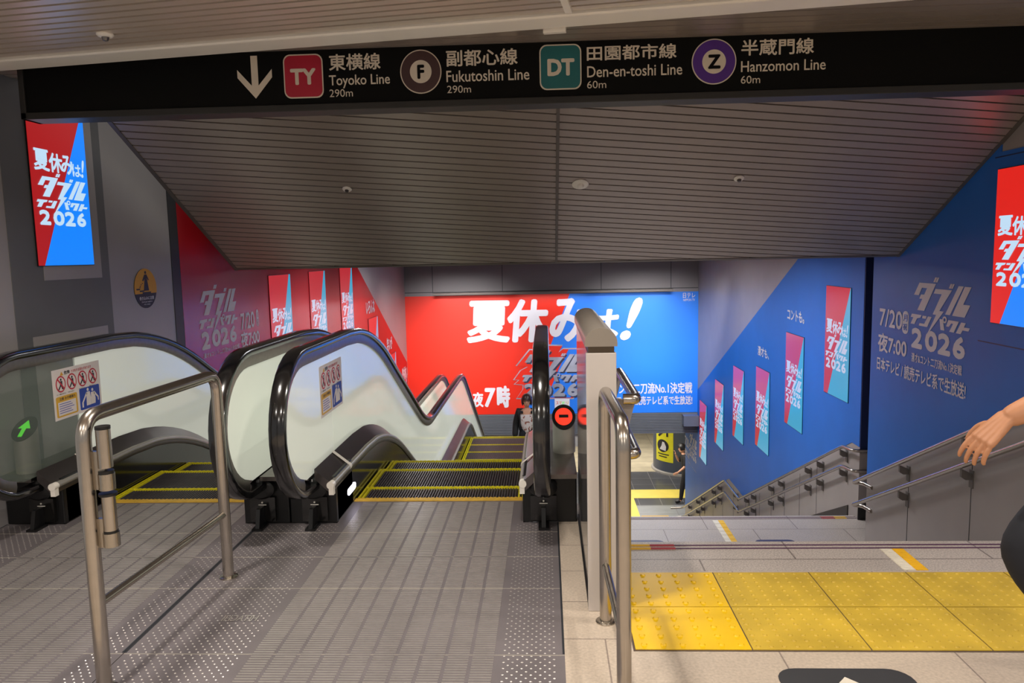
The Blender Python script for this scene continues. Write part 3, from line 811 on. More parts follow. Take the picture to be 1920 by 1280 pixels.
bm = bm_new(); add_logo(bm, pb(979, 658) + Vector((0.02, 0, -0.02)), pb(1092, 743) + Vector((0.02, 0, -0.02)), AX_F, 0.015); obj('title_shadow', bm, logo_d, so)
bm = bm_new(); add_logo(bm, pb(978, 657), pb(1091, 742), AX_F, 0.019); obj('title_letters', bm, logo_s, so)
bm = bm_new(); add_prism(bm, [pb(*p) + Vector((0, -0.02, 0)) for p in [(1040, 747), (1068, 747), (1068, 764), (1040, 764)]], (0, -0.004, 0)); sp = obj('sponsor_tab', bm, print_w, ba)
for ch, x, m in (('ス', 1042.5, stick_r), ('マ', 1048.5, oval_y), ('ド', 1054.5, green_e), ('リ', 1061, stick_y)):
    btext('sponsor_letter', [(ch, (x, 752), (x + 4.6, 757.5), 0.03, 0)], m, sp, 0.026)
# louvred shutter box under the banner
sh = thing('shutter_box', 'long grey louvred shutter housing directly below the far banner', 'shutter box', (0, YB, -2.4))
zs0, zs1 = at(1200, 812, y=YB).z, bb
box_obj('housing', (XL, XR, YB - 0.005, YB + 0.02, zs0, zs1), shut_d, sh)
bm = bm_new(); n = 13
for i in range(n):
    z = zs0 + (zs1 - zs0) * i / n; add_box(bm, XL, XR, YB - 0.016, YB - 0.005, z, z + (zs1 - zs0) / n * 0.72)
obj('louvre', bm, shut_m, sh)
bm = bm_new(); a = at(1283, 782, y=15.9); add_box(bm, a.x, XR - 0.02, 15.94, YB - 0.02, zs0 + 0.2, zs1 - 0.03)
tag(obj('guide_box', bm, mat('housing_blue_grey', (96, 104, 122), 0.4)), 'small blue-grey box under the banner at its right end', 'box')
bm = bm_new(); add_box(bm, XL, 1.2, YB + 0.05, YB + 0.25, -2.75, -2.42); struct('trim_10', bm, mat('lintel', (176, 172, 164), 0.5))

# ================================================================== ESCALATORS
M_ = 0.53


def sp(t, r): return 0.0 if t < -r else (t if t > r else (t + r) ** 2 / (4 * r))


def PZ(y):       # height of the step line
    return -M_ * (sp(y - 5.35, 0.6) - sp(y - 7.72, 0.42) + sp(y - 11.12, 0.35) - sp(y - 18.65, 0.6))


def ylist(a, b, n): return [a + (b - a) * i / n for i in range(n + 1)]


YEND = 19.6
YS_ = ylist(3.92, 5.0, 4) + ylist(5.05, 8.4, 26) + ylist(8.6, 10.6, 5) + ylist(10.7, 12.0, 12) + ylist(12.3, 18.0, 8) + ylist(18.1, YEND, 8)


def rail_path():
    c, r = (3.84, 0.60), 0.395
    p = [(4.12, 0.205), (3.95, 0.205)]
    for k in range(0, 17):
        a = math.radians(-105 - k * (165 / 16.0)); p.append((c[0] + r * math.cos(a), c[1] + r * math.sin(a)))
    p += [(y, 0.995 + PZ(y)) for y in ylist(3.95, 5.0, 4) + ylist(5.05, 8.4, 26) + ylist(8.6, 10.6, 5) + ylist(10.7, 12.0, 12) + ylist(12.3, 18.0, 8) + ylist(18.1, YEND, 8)]
    zb_ = PZ(YEND) + 0.6
    for k in range(1, 16):
        a = math.radians(90 - k * 12); p.append((YEND + r * math.cos(a), zb_ + r * math.sin(a)))
    return p


RP = rail_path()


def sweep(bm, path, x, prof):
    """profile (dx, inward) swept along a (y,z) path"""
    rings = []
    for i, (y, z) in enumerate(path):
        y0, z0 = path[max(0, i - 1)]; y1, z1 = path[min(len(path) - 1, i + 1)]
        ty, tz = y1 - y0, z1 - z0; l = math.hypot(ty, tz); ty /= l; tz /= l
        ny, nz = tz, -ty                      # inward: to the right of travel for the newel turn
        rings.append([bm.verts.new((x + dx, y + ny * q, z + nz * q)) for dx, q in prof])
    n = len(prof)
    for a, b in zip(rings, rings[1:]):
        for k_ in range(n): bm.faces.new((a[k_], a[(k_ + 1) % n], b[(k_ + 1) % n], b[k_]))
    bm.faces.new(rings[0][::-1]); bm.faces.new(rings[-1])


PROF = [(-0.041, 0.018), (-0.038, 0.007), (-0.026, 0.0), (0.026, 0.0), (0.038, 0.007), (0.041, 0.018), (0.041, 0.032), (0.034, 0.042), (-0.034, 0.042), (-0.041, 0.032)]
GUIDE = [(-0.024, 0.042), (0.024, 0.042), (0.024, 0.072), (0.016, 0.10), (-0.016, 0.10), (-0.024, 0.072)]


def escalator(cx, label, clear_left, plate):
    t = thing('escalator', label, 'escalator', (cx, 4.0, 0))
    for s in (-1, 1):
        rx = cx + s * 0.625; sx = cx + s * 0.512
        bm = bm_new(); sweep(bm, RP, rx, PROF); obj('handrail', bm, rubber, t, smooth=True)
        bm = bm_new(); sweep(bm, RP[2:-2], rx, GUIDE); obj('handrail_guide', bm, steel_dark, t, smooth=True)
        # glass balustrade: newel pane, then the long pane
        def hi(y):
            a = 0.995 - 0.095 + PZ(y)
            if y < 3.84: a = 0.60 + math.sqrt(max(0, 0.30 ** 2 - (y - 3.84) ** 2))
            return a
        def lo(y):
            a = 0.29 + PZ(y)
            if y < 3.84: a = max(a, 0.60 - math.sqrt(max(0, 0.30 ** 2 - (y - 3.84) ** 2)))
            return a
        bm = bm_new(); add_strip(bm, ylist(3.5405, 3.84, 12) + ylist(3.9, 4.36, 4), lo, hi, rx - 0.006, rx + 0.006)
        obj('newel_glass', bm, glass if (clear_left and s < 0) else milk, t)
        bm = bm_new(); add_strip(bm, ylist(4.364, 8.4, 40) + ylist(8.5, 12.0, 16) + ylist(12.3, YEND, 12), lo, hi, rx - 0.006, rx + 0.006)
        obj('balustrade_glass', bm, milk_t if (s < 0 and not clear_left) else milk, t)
        # inner deck (sloping steel cover) with rounded inner edge
        bm = bm_new(); prev = None
        for y in YS_:
            z = PZ(y)
            e = 0.0 if y > 4.0 else (4.0 - y)
            prof = [(sx - s * 0.006, z + 0.20), (sx - s * 0.012, z + 0.225), (sx - s * 0.006, z + 0.25), (sx + s * 0.02, z + 0.262), (rx - s * 0.022, z + 0.325), (rx - s * 0.022, z + 0.27), (sx + s * 0.02, z + 0.20)]
            r_ = [bm.verts.new((x, y, zz)) for x, zz in prof]
            if prev:
                for i in range(7): bm.faces.new((prev[i], prev[(i + 1) % 7], r_[(i + 1) % 7], r_[i]))
            else: bm.faces.new(r_)
            prev = r_
        bm.faces.new(prev[::-1]); obj('inner_deck', bm, deck_m, t, smooth=True)
        bm = bm_new(); add_tube(bm, [(sx + s * 0.004, y, PZ(y) + 0.238) for y in YS_], 0.019, 12); obj('deck_edge', bm, satin, t, smooth=True)
        bm = bm_new(); add_tube(bm, [(sx + s * 0.004, 3.906, 0.238), (sx + s * 0.004, 3.945, 0.238)], 0.0205, 14); add_box(bm, *sorted((sx - s * 0.012, sx + s * 0.014)), 3.908, 3.94, 0.185, 0.235); obj('deck_end_cap', bm, trim_m, t, smooth=True)
        bm = bm_new()
        for y in (4.26, 8.2): 
            z = PZ(y); add_prism(bm, [(sx - s * 0.008, y, z + 0.252), (sx - s * 0.008, y + 0.035, z + 0.252), (rx - s * 0.022, y + 0.035, z + 0.330), (rx - s * 0.022, y, z + 0.330)], (0, 0, 0.002))
        add_tube(bm, [(sx + s * 0.004, 4.26, 0.238), (sx + s * 0.004, 4.295, 0.238)], 0.021, 12); obj('deck_joint', bm, trim_m, t)
        # outer deck
        bm = bm_new(); ox = rx + s * 0.19
        if s > 0 and cx > -1: ox = 0.145
        if s < 0 and cx < -1: ox = XL + 0.005
        if s > 0 and cx < -1: ox = -1.435
        if s < 0 and cx > -1: ox = -1.430
        x0, x1 = sorted((rx + s * 0.012, ox))
        add_strip(bm, YS_, lambda y: PZ(y) + 0.262, lambda y: PZ(y) + 0.285, x0, x1); obj('outer_deck', bm, steel_dark, t)
        # skirt and outer cladding
        bm = bm_new(); add_strip(bm, [4.02] + YS_[2:], lambda y: PZ(y) - 0.35, lambda y: PZ(y) + 0.215, *sorted((sx, sx + s * 0.03))); obj('skirt_panel', bm, blackgl, t)
        bm = bm_new(); add_strip(bm, [4.02] + YS_[2:], lambda y: PZ(y) - 0.9, lambda y: PZ(y) + 0.262, *sorted((ox - s * 0.02, ox))); obj('cladding', bm, steel_dark, t)
        # inlet box in front of the deck, handrail entry guard and floor bracket
        a, b = sorted((sx - s * 0.0, ox)); bm = bm_new(); add_box(bm, a, b, 3.99, 4.35, 0.0, 0.262); ib = obj('inlet_box', bm, black, t, bevel=0.006)
        bm = bm_new(); add_box(bm, rx - 0.07, rx + 0.07, 3.965, 3.99, 0.02, 0.155); obj('inlet_cover', bm, blackgl, ib)
        bm = bm_new(); add_prism(bm, [(rx - 0.011, 3.965, 0.11), (rx - 0.011, 3.90, 0.11), (rx - 0.011, 3.87, 0.0), (rx - 0.011, 3.965, 0.0)], (0.022, 0, 0)); add_box(bm, rx - 0.028, rx + 0.028, 3.865, 3.965, 0.0, 0.012); obj('floor_bracket', bm, black, ib)
        bm = bm_new(); add_cyl(bm, (rx, 3.966, 0.128), 0.005, 0.004, 10, axis=(0, -1, 0)); add_box(bm, rx - 0.022, rx + 0.022, 3.963, 3.966, 0.112, 0.116); obj('inlet_mark', bm, trim_m, ib)
        bm = bm_new()
        add_lathe(bm, (0, 0, 0), [(0.075, 0), (0.075, 0.05), (0.06, 0.06), (0.03, 0.06)], 20)
        bmesh.ops.scale(bm, vec=(1, 0.75, 1), verts=bm.verts); bmesh.ops.rotate(bm, cent=(0, 0, 0), matrix=Matrix.Rotation(math.radians(90), 3, 'X'), verts=bm.verts)
        bmesh.ops.translate(bm, vec=(rx, 4.0, 0.205), verts=bm.verts); obj('inlet_guard', bm, black, ib, smooth=True)
    # steps
    y = 4.636 - 0.4; first = None
    while y < 18.6:
        z = PZ(y + 0.2) if y > 4.9 else 0.0
        if 8.9 < y < 10.7: z = PZ(9.6)
        y0 = max(y, 4.38)
        bm = bm_new(); add_box(bm, cx - 0.505, cx + 0.505, y0, y + 0.4, z - 0.22, z - 0.012); st = obj('step', bm, step_m, t)
        bm = bm_new()
        if y < 11.2:
            n = 56
            for i in range(n):
                x = cx - 0.46 + 0.92 * (i + 0.25) / n; add_box(bm, x, x + 0.92 / n * 0.42, y0 + 0.002, y + 0.362, z - 0.012, z)
            obj('tread_rib', bm, step_rib, st)
        bm = bm_new()
        add_box(bm, cx - 0.505, cx + 0.505, y + 0.384, y + 0.4, z - 0.014, z + 0.001)
        if y < 11.2:
            for i in range(34): x = cx - 0.5 + i * 1.0 / 34; add_box(bm, x, x + 0.015, y + 0.388, y + 0.401, z, z + 0.003)
        for s in (-1, 1):
            for q in (0.0, 0.024): a, b = sorted((cx + s * (0.503 - q), cx + s * (0.492 - q))); add_box(bm, a, b, y0, y + 0.4, z - 0.012, z + 0.004)
        obj('step_edge', bm, yellow_l, st)
        y += 0.4
    # comb and landing plate
    bm = bm_new(); add_box(bm, cx - 0.51, cx + 0.51, 4.355, 4.40, 0.0, 0.006)
    for i in range(40): x = cx - 0.5 + i / 40.0; add_box(bm, x, x + 0.012, 4.395, 4.415, 0.0, 0.004)
    obj('comb', bm, yellow_c, t)
    x0, x1 = plate
    bm = bm_new(); add_box(bm, x0, x1, 2.0, 3.99, -0.05, 0.0); add_box(bm, cx - 0.512, cx + 0.512, 3.99, 4.36, -0.05, 0.0)
    pl = obj('landing_plate', bm, plate_m, t)
    bm = bm_new()
    g0, g1 = cx - 0.455, cx + 0.455; wcol = (g1 - g0) / 10
    y = 2.03
    while y < 4.34:
        for i in range(10): add_box(bm, g0 + i * wcol + 0.007, g0 + (i + 1) * wcol - 0.007, y, y + 0.0055, 0, 0.0022)
        y += 0.0165
    obj('cleat_bars', bm, cleat_m, pl)
    bm = bm_new(); y = 2.03; r_ = 0
    while y < 3.97:
        for a, b in ((x0 + 0.03, g0 - 0.03), (g1 + 0.03, x1 - 0.03)):
            x = a + (0.016 if r_ % 2 else 0)
            while x < b:
                v = [bm.verts.new((x + 0.005 * c_, y + 0.0045 * s_, 0.0)) for c_, s_ in ((1, 0), (0, 1), (-1, 0), (0, -1))]; q = bm.verts.new((x, y, 0.0022))
                for i in range(4): bm.faces.new((v[i], v[(i + 1) % 4], q))
                x += 0.033
        y += 0.0205; r_ += 1
    obj('cleat_studs', bm, cleat_m, pl)
    bm = bm_new()
    for yy in (2.609, 3.164, 3.515, 3.842): add_box(bm, x0 + 0.001, x1 - 0.001, yy, yy + 0.004, 0, 0.0008)
    obj('plate_seam', bm, mat('seam_light', (190, 182, 170), 0.4, 0.4), pl)
    for a, b in ((x1 - 0.008, x1), (x0, x0 + 0.006)): box_obj('plate_joint', (a, b, 2.62, 3.99, 0, 0.001), groove_m, pl)
    # skirt lamp, left side
    if not clear_left:
        lx = cx - 0.512
        bm = bm_new(); add_poly(bm, rrect2(0, 0, 1, 1, 0.45, 0.12), Vector((lx, 4.225, 0.113)), Vector((lx, 4.395, 0.075)), *AX_L, d=0.0, thick=0.006)
        lp = obj('skirt_lamp', bm, lamp_e, t)
    return t, pl


CR, CL = -0.660, -2.200
escR, plR = escalator(CR, 'escalator on the right carrying a person up, beside the stair partition', False, (-1.598, 0.045))
escL, plL = escalator(CL, 'escalator on the left along the grey wall, behind the tube barrier', True, (XL, -1.602))
# cast maker's word on the plate, read from the escalator side
bm = bm_new(); add_text(bm, 'HITACHI', at(487, 1154, z=0), at(414, 1165, z=0), (-1, 0, 0), (0, -1, 0), (0, 0, 1), bold=0.015, d=0.0025); obj('maker_lettering', bm, cleat_m, plR)


# direction indicator columns
def indicator(label, c, base, ztop, r, kind):
    t = thing('direction_indicator', label, 'indicator', (c[0], c[1], base))
    tilt = 0.85
    bm = bm_new(); seg = 28
    bot = [bm.verts.new((c[0] + r * math.cos(2 * math.pi * k_ / seg), c[1] + r * math.sin(2 * math.pi * k_ / seg), base)) for k_ in range(seg)]
    top = [bm.verts.new((c[0] + r * math.cos(2 * math.pi * k_ / seg), c[1] + r * math.sin(2 * math.pi * k_ / seg), ztop + tilt * r * math.sin(2 * math.pi * k_ / seg))) for k_ in range(seg)]
    for k_ in range(seg): bm.faces.new((bot[k_], bot[(k_ + 1) % seg], top[(k_ + 1) % seg], top[k_]))
    bm.faces.new(bot[::-1]); obj('column', bm, satin, t, smooth=True)
    V = Vector((0, 1, tilt)).normalized(); N = Vector((0, -tilt, 1)).normalized(); U = Vector((1, 0, 0)); L_ = r * math.hypot(1, tilt)
    ctr = Vector((c[0], c[1], ztop)); tl = ctr - U * r * 1.05 + V * L_ * 1.05; br = ctr + U * r * 1.05 - V * L_ * 1.05
    bm = bm_new(); add_poly(bm, ring2(0.5, 0.5, 0.5, 0.5, 36), tl, br, U, V, N, d=-0.002, thick=0.008); fc = obj('display_face', bm, black, t)
    if kind == 'arrow':
        a = math.radians(-12); pts = [(0.40, 0.16), (0.58, 0.16), (0.58, 0.5), (0.76, 0.5), (0.49, 0.84), (0.22, 0.5), (0.40, 0.5)]
        bm = bm_new(); add_poly(bm, pts, tl, br, U, V, N, d=0.0065, thick=0.001); obj('green_arrow', bm, green_e, fc)
    else:
        bm = bm_new(); add_poly(bm, ring2(0.5, 0.5, 0.37, 0.35, 36), tl, br, U, V, N, d=0.0065, thick=0.001); obj('red_disc', bm, red_e, fc)
        bm = bm_new(); add_poly(bm, [(0.3, 0.45), (0.7, 0.45), (0.7, 0.57), (0.3, 0.57)], tl, br, U, V, N, d=0.008, thick=0.001); obj('bar', bm, black, fc)


indicator('steel indicator column with a green arrow behind the leftmost balustrade', (-2.945, 4.06), 0.285, 0.53, 0.062, 'arrow')
indicator('steel indicator column showing a red no-entry sign beside the right handrail', (0.088, 4.40), 0.285, 0.49, 0.066, 'stop')


# safety stickers on the glass
def sticker(label, X, group):
    t = thing('safety_sticker', label, 'sticker', (X, 4.37, 0.7), group)
    tl, br = Vector((X, 4.14, 0.845)), Vector((X, 4.60, 0.552)); A = AX_L
    def pol(nm, pts, m, d, par): bm = bm_new(); add_poly(bm, pts, tl, br, *A, d=d, thick=0.0004); return obj(nm, bm, m, par)
    base = pol('backing', [(0, 0), (1, 0), (1, 1), (0, 1)], stick_w, 0, t)
    bx = lambda x0, y0, x1, y1: [(x0, y0), (x1, y0), (x1, y1), (x0, y1)]
    for i in range(4):
        cx = 0.16 + i * 0.225
        pol('prohibition_ring', ring2(cx, 0.70, 0.098, 0.165, 28), stick_r, 0.0006, t)
        f_ = pol('ring_field', ring2(cx, 0.70, 0.078, 0.135, 28), stick_w, 0.0012, t)
        bm = bm_new()
        add_poly(bm, ring2(cx + 0.005, 0.79, 0.016, 0.026, 12), tl, br, *A, d=0.0018, thick=0.0003)
        add_poly(bm, [(cx - 0.015, 0.76), (cx + 0.03, 0.76), (cx + 0.03, 0.68), (cx + 0.05, 0.59), (cx + 0.02, 0.59), (cx + 0.0, 0.66), (cx - 0.04, 0.59), (cx - 0.06, 0.6), (cx - 0.02, 0.68)], tl, br, *A, d=0.0018, thick=0.0003)
        obj('pictogram', bm, ink, f_)
        pol('slash', [(cx - 0.07, 0.80), (cx - 0.055, 0.825), (cx + 0.07, 0.60), (cx + 0.055, 0.575)], stick_r, 0.0024, f_)
    y = pol('caution_panel', rrect2(0.04, 0.05, 0.47, 0.46, 0.03), stick_y, 0.0006, t)
    pol('caution_field', bx(0.075, 0.08, 0.435, 0.345), stick_w, 0.0012, y)
    bm = bm_new(); add_text(bm, '注意 お子様連れ', tl + Vector((0, 0.05, -0.165)), tl + Vector((0, 0.20, -0.183)), *A, bold=0.02, d=0.0012); obj('caution_heading', bm, ink, y)
    bm = bm_new()
    for i in range(5): add_poly(bm, bx(0.095, 0.30 - i * 0.045, 0.33 + 0.03 * (i % 3), 0.315 - i * 0.045), tl, br, *A, d=0.0018, thick=0.0003)
    obj('caution_lines', bm, ink_b, y)
    b = pol('blue_panel', rrect2(0.52, 0.05, 0.96, 0.50, 0.03), stick_b, 0.0006, t)
    bm = bm_new()
    for hx_, hy, k_ in ((0.70, 0.445, 1), (0.80, 0.415, 0.9)):
        add_poly(bm, ring2(hx_, hy, 0.022, 0.034, 14), tl, br, *A, d=0.0014, thick=0.0004)
        add_poly(bm, [(hx_ - 0.035, hy - 0.045), (hx_ + 0.04, hy - 0.045), (hx_ + 0.06, hy - 0.19), (hx_ + 0.05, hy - 0.33 * k_), (hx_ - 0.045, hy - 0.33 * k_), (hx_ - 0.04, hy - 0.2)], tl, br, *A, d=0.0014, thick=0.0004)
    add_poly(bm, [(0.665, 0.40), (0.56, 0.20), (0.56, 0.10), (0.59, 0.10), (0.59, 0.20), (0.68, 0.36)], tl, br, *A, d=0.0014, thick=0.0004)
    add_poly(bm, [(0.84, 0.38), (0.93, 0.24), (0.93, 0.16), (0.91, 0.16), (0.905, 0.23), (0.83, 0.32)], tl, br, *A, d=0.0014, thick=0.0004)
    obj('figures', bm, stick_w, b)
    bm = bm_new(); add_text(bm, 'ケガをする恐れがあります', tl + Vector((0, 0.175, -0.018)), tl + Vector((0, 0.375, -0.036)), *A, bold=0.02, d=0.001); obj('warning_text', bm, stick_r, t)
    bm = bm_new(); add_text(bm, '危険', tl + Vector((0, 0.11, -0.016)), tl + Vector((0, 0.165, -0.038)), *A, bold=0.03, d=0.001); obj('danger_text', bm, ink, t)
    bm = bm_new(); add_poly(bm, [(0.155, 0.865), (0.225, 0.865), (0.19, 0.945)], tl, br, *A, d=0.001, thick=0.0004); obj('warning_triangle', bm, oval_y, t)
    bm = bm_new()
    for i, s_ in enumerate(('カート類をのせない', 'すわらない', 'かけない', '遊ばない')):
        y0 = 0.03 + i * 0.1035; add_text(bm, s_, tl + Vector((0, y0, -0.141)), tl + Vector((0, y0 + (0.085 if i == 0 else 0.06), -0.150)), *A, bold=0.01, d=0.001)
    obj('ring_captions', bm, ink, t)


sticker('white safety sticker with four red rings on the leftmost balustrade glass', CL - 0.625 + 0.0065, 'safety stickers')
sticker('white safety sticker with four red rings on the middle balustrade glass', CR - 0.625 + 0.0065, 'safety stickers')

# oval amber and navy warning sign on the grey wall
t = thing('warning_sign', 'oval amber and navy warning sign on the grey left wall', 'sign', (XL, 5.65, 1.25))
tl, br = Vector((XL, 5.49, 1.40)), Vector((XL, 5.81, 1.10))
o2 = [(x, y) for x, y in ring2(0.5, 0.5, 0.5, 0.5, 48)]
up = [p for p in o2 if p[1] >= 0.33]; up = sorted(up, key=lambda p: math.atan2(p[1] - 0.6, p[0] - 0.5)); dn = sorted([p for p in o2 if p[1] <= 0.37], key=lambda p: math.atan2(p[1] - 0.3, p[0] - 0.5))
bm = bm_new(); add_poly(bm, o2, tl, br, *AX_L, d=0.0, thick=0.004); obj('navy_field', bm, oval_n, t)
bm = bm_new(); add_poly(bm, up, tl, br, *AX_L, d=0.0042, thick=0.001); am = obj('amber_field', bm, oval_y, t)
bm = bm_new()
add_poly(bm, ring2(0.52, 0.90, 0.04, 0.038, 14), tl, br, *AX_L, d=0.0054, thick=0.0006)
add_poly(bm, [(0.47, 0.85), (0.57, 0.85), (0.66, 0.71), (0.62, 0.70), (0.57, 0.77), (0.64, 0.44), (0.40, 0.44), (0.47, 0.74), (0.40, 0.68), (0.36, 0.70)], tl, br, *AX_L, d=0.0054, thick=0.0006)
for x0, y0, x1, y1 in ((0.34, 0.37, 0.72, 0.41), (0.22, 0.42, 0.42, 0.455), (0.08, 0.47, 0.24, 0.505)): add_poly(bm, [(x0, y0), (x1, y0), (x1, y1), (x0, y1)], tl, br, *AX_L, d=0.0054, thick=0.0006)
for x, y in ((0.26, 0.56), (0.30, 0.60), (0.24, 0.53), (0.36, 0.63)): add_poly(bm, ring2(x, y, 0.02, 0.015, 8), tl, br, *AX_L, d=0.0054, thick=0.0006)
obj('pictogram', bm, oval_n, am)
bm = bm_new(); hh = 0.30; add_text(bm, '巻き込みに注意', Vector((XL, 5.55, 1.10 + hh * 0.30)), Vector((XL, 5.76, 1.10 + hh * 0.21)), *AX_L, bold=0.02, d=0.005)
add_text(bm, "Don't get caught in", Vector((XL, 5.58, 1.10 + hh * 0.185)), Vector((XL, 5.73, 1.10 + hh * 0.135)), *AX_L, bold=0.005, d=0.005)
add_text(bm, 'the steps', Vector((XL, 5.61, 1.10 + hh * 0.115)), Vector((XL, 5.70, 1.10 + hh * 0.075)), *AX_L, bold=0.005, d=0.005)
obj('lettering', bm, print_w, t)

# ================================================================== STAIR-SIDE PARTITION, BARRIERS, HANDRAILS
pt = thing('partition_panel', 'tall narrow partition with grey end column between escalator and stairs', 'partition', (0.175, 2.95, 0))
bm = bm_new(); add_box(bm, 0.150, 0.268, 2.952, 2.985, 0, 1.06); obj('end_column', bm, mat('pale_column', (206, 198, 192), 0.4, 0.1, 0.03, 3), pt, bevel=0.003)
part_m = mat('partition_glossy', (140, 138, 142), 0.08, 0.6, 0.04, 2)
bm = bm_new(); add_box(bm, 0.156, 0.262, 2.986, 4.06, 0, 1.06); obj('side_panel', bm, part_m, pt)
bm = bm_new(); add_box(bm, 0.158, 0.260, 2.954, 4.06, 1.06, 1.085); obj('cap_groove', bm, mat('groove_bronze', (92, 80, 66), 0.35, 0.5), pt)
bm = bm_new(); prof = [(0.145, 1.085), (0.145, 1.10)] + [(0.2085 + 0.0635 * math.cos(math.radians(180 - k_ * 12)), 1.10 + 0.058 * math.sin(math.radians(180 - k_ * 12))) for k_ in range(1, 15)] + [(0.272, 1.10), (0.272, 1.085)]
add_prism(bm, [(x, 2.948, z) for x, z in prof], (0, 1.11, 0)); obj('cap', bm, mat('cap_metal', (172, 162, 150), 0.3, 0.6, 0.03, 3), pt, smooth=True)
bm = bm_new(); add_box(bm, 0.150, 0.156, 2.99, 4.06, 0, 0.02); obj('base_seal', bm, black, pt)

tube_m = mat('satin_tube', (182, 174, 164), 0.24, 1.0, 0.04, 30)


def barrier(label, x, ya, yb, zt, zl, r, dx=0.0):
    t = thing('tube_barrier', label, 'barrier', (x, ya, 0))
    bm = bm_new(); add_tube(bm, rounded([(x, ya, 0), (x, ya, zt), (x + dx, yb, zt), (x + dx, yb, 0)], 0.085, 8), r, 18); obj('tube_frame', bm, tube_m, t, smooth=True)
    bm = bm_new(); add_tube(bm, [(x, ya - r * 0.5, zl), (x + dx, yb + r * 0.5, zl)], r * 0.62, 14); obj('lower_rail', bm, tube_m, t, smooth=True)
    for q, xx in ((ya, x), (yb, x + dx)):
        bm = bm_new(); add_lathe(bm, (xx, q, 0), [(r * 1.7, 0), (r * 1.7, 0.004), (r * 1.35, 0.008)], 24); obj('floor_flange', bm, steel, t, smooth=True)
    return t


tb = barrier('stainless tube barrier with a hinge unit standing before the left escalator', -1.485, 3.29, 2.385, 0.945, 0.30, 0.0245, -0.05)
bx_, by_ = -1.535 + 0.062, 2.395
for nm, z0, z1, r_, m in (('hinge_tube', 0.775, 0.905, 0.023, tube_m), ('hinge_collar', 0.700, 0.755, 0.026, steel), ('hinge_tube', 0.560, 0.680, 0.022, tube_m), ('hinge_foot', 0.505, 0.552, 0.026, steel)):
    bm = bm_new(); add_cyl(bm, (bx_, by_, z0), r_, z1 - z0, 22); obj(nm, bm, m, tb, smooth=True)
for z0, z1, r_ in ((0.905, 0.915, 0.024), (0.755, 0.765, 0.024), (0.680, 0.688, 0.029), (0.552, 0.560, 0.023)):
    bm = bm_new(); add_cyl(bm, (bx_, by_, z0), r_, z1 - z0, 22); obj('seal_ring', bm, black, tb, smooth=True)
bm = bm_new()
for z0, z1 in ((0.70, 0.83), (0.50, 0.60)): add_box(bm, -1.520, bx_, by_ - 0.008, by_ + 0.008, z0, z1)
obj('hinge_plate', bm, steel, tb)
tb2 = barrier('stainless tube barrier standing at the top of the stairs beside the partition', 0.213, 2.868, 2.27, 0.93, 0.235, 0.0235, 0.012)


def stair_rail(label, paths, r, brackets, X, side, m=tube_m):
    t = thing('handrail', label, 'handrail', (X, paths[0][0][1], paths[0][0][2]))
    for p in paths:
        bm = bm_new(); add_tube(bm, p, r, 14); obj('rail', bm, m, t, smooth=True)
    for (y, z) in brackets:
        bm = bm_new()
        add_prism(bm, [(X, y - 0.012, z - r), (X, y - 0.012, z - 0.08), (X + side * 0.03, y - 0.012, z - 0.10), (X + side * 0.075, y - 0.012, z - 0.10), (X + side * 0.075, y - 0.012, z - 0.055)], (0, 0.024, 0))
        add_box(bm, *sorted((X + side * 0.072, X + side * 0.08)), y - 0.025, y + 0.025, z - 0.16, z - 0.03)
        obj('bracket', bm, brk_m, t)
    return t


rn = XN - 0.08
npaths, nbr = [], []
for off in (0.0, -0.223):
    f_ = lambda y: rail_near(y) - 0.035 + off
    npaths.append(rounded([(XN - 0.002, 7.00, f_(7.2)), (XN - 0.012, 7.18, f_(7.22)), (rn, 7.25, f_(7.25)), (rn, 6.95, f_(6.95)), (rn, 3.75, f_(3.75)), (rn, 2.2, f_(3.75))], 0.07, 6))
    nbr += [(y, f_(y)) for y in (6.32, 5.39, 4.45)]
stair_rail('double stainless handrail on brackets along the nearer right wall, rising past the hand', npaths, 0.019, nbr, rn, 1)
rm = XR - 0.08
mp_, mb = [], []
for off in (0.0, -0.215):
    f_ = lambda y: rail_mid(y) - 0.03 + off
    mp_.append(rounded([(3.36, 7.765, f_(8.0)), (rm, 7.765, f_(8.0)), (rm, 8.05, f_(8.05)), (rm, 12.3, f_(12.3)), (rm, 13.35, f_(13.35)), (rm, 17.45, f_(17.45)), (rm - 0.25, 17.62, f_(17.6))], 0.06, 5))
    mb += [(y, f_(y)) for y in (8.12, 8.8, 9.2, 10.25, 10.7, 11.6, 12.0, 12.7, 13.9, 14.4, 15.4, 15.9, 16.8)]
stair_rail('long double stainless handrail stepping down the lower right wall to the concourse', mp_, 0.019, mb, rm, 1)
# inner handrail on the stair side of the partition
ip = []
for off in (0.0, -0.225):
    z = 0.862 + off
    ip.append(rounded([(0.300, 3.02, z), (0.352, 3.02, z), (0.352, 3.75, z), (0.352, 6.3, z - 1.37), (0.352, 7.9, z - 1.37)], 0.05, 6))
ih = stair_rail('double stainless handrail turning into the partition on the stair side', ip, 0.0225, [], 0.352, -1)
bm = bm_new(); add_prism(bm, [(0.268, 3.06, 0.56), (0.268, 3.06, 0.86), (0.352, 3.06, 0.84), (0.315, 3.06, 0.70)], (0, 0.02, 0)); obj('bracket_plate', bm, dado_m, ih)
# parapet between escalator and stairs below the partition
def stair_line(y): return -0.535 * max(0, min(y, 6.26) - 3.7) - 0.4627 * max(0, min(y, 12.2) - 7.9) - 0.46 * max(0, y - 13.4)


bm = bm_new(); add_strip(bm, ylist(4.07, 6.2, 3) + ylist(6.3, 17.4, 22), lambda y: stair_line(y) - 1.6, lambda y: stair_line(y) + (0.0 if y > 4.4 else 0.19), 0.15, 0.30)
struct('wall_stair_side', bm, dado_m)

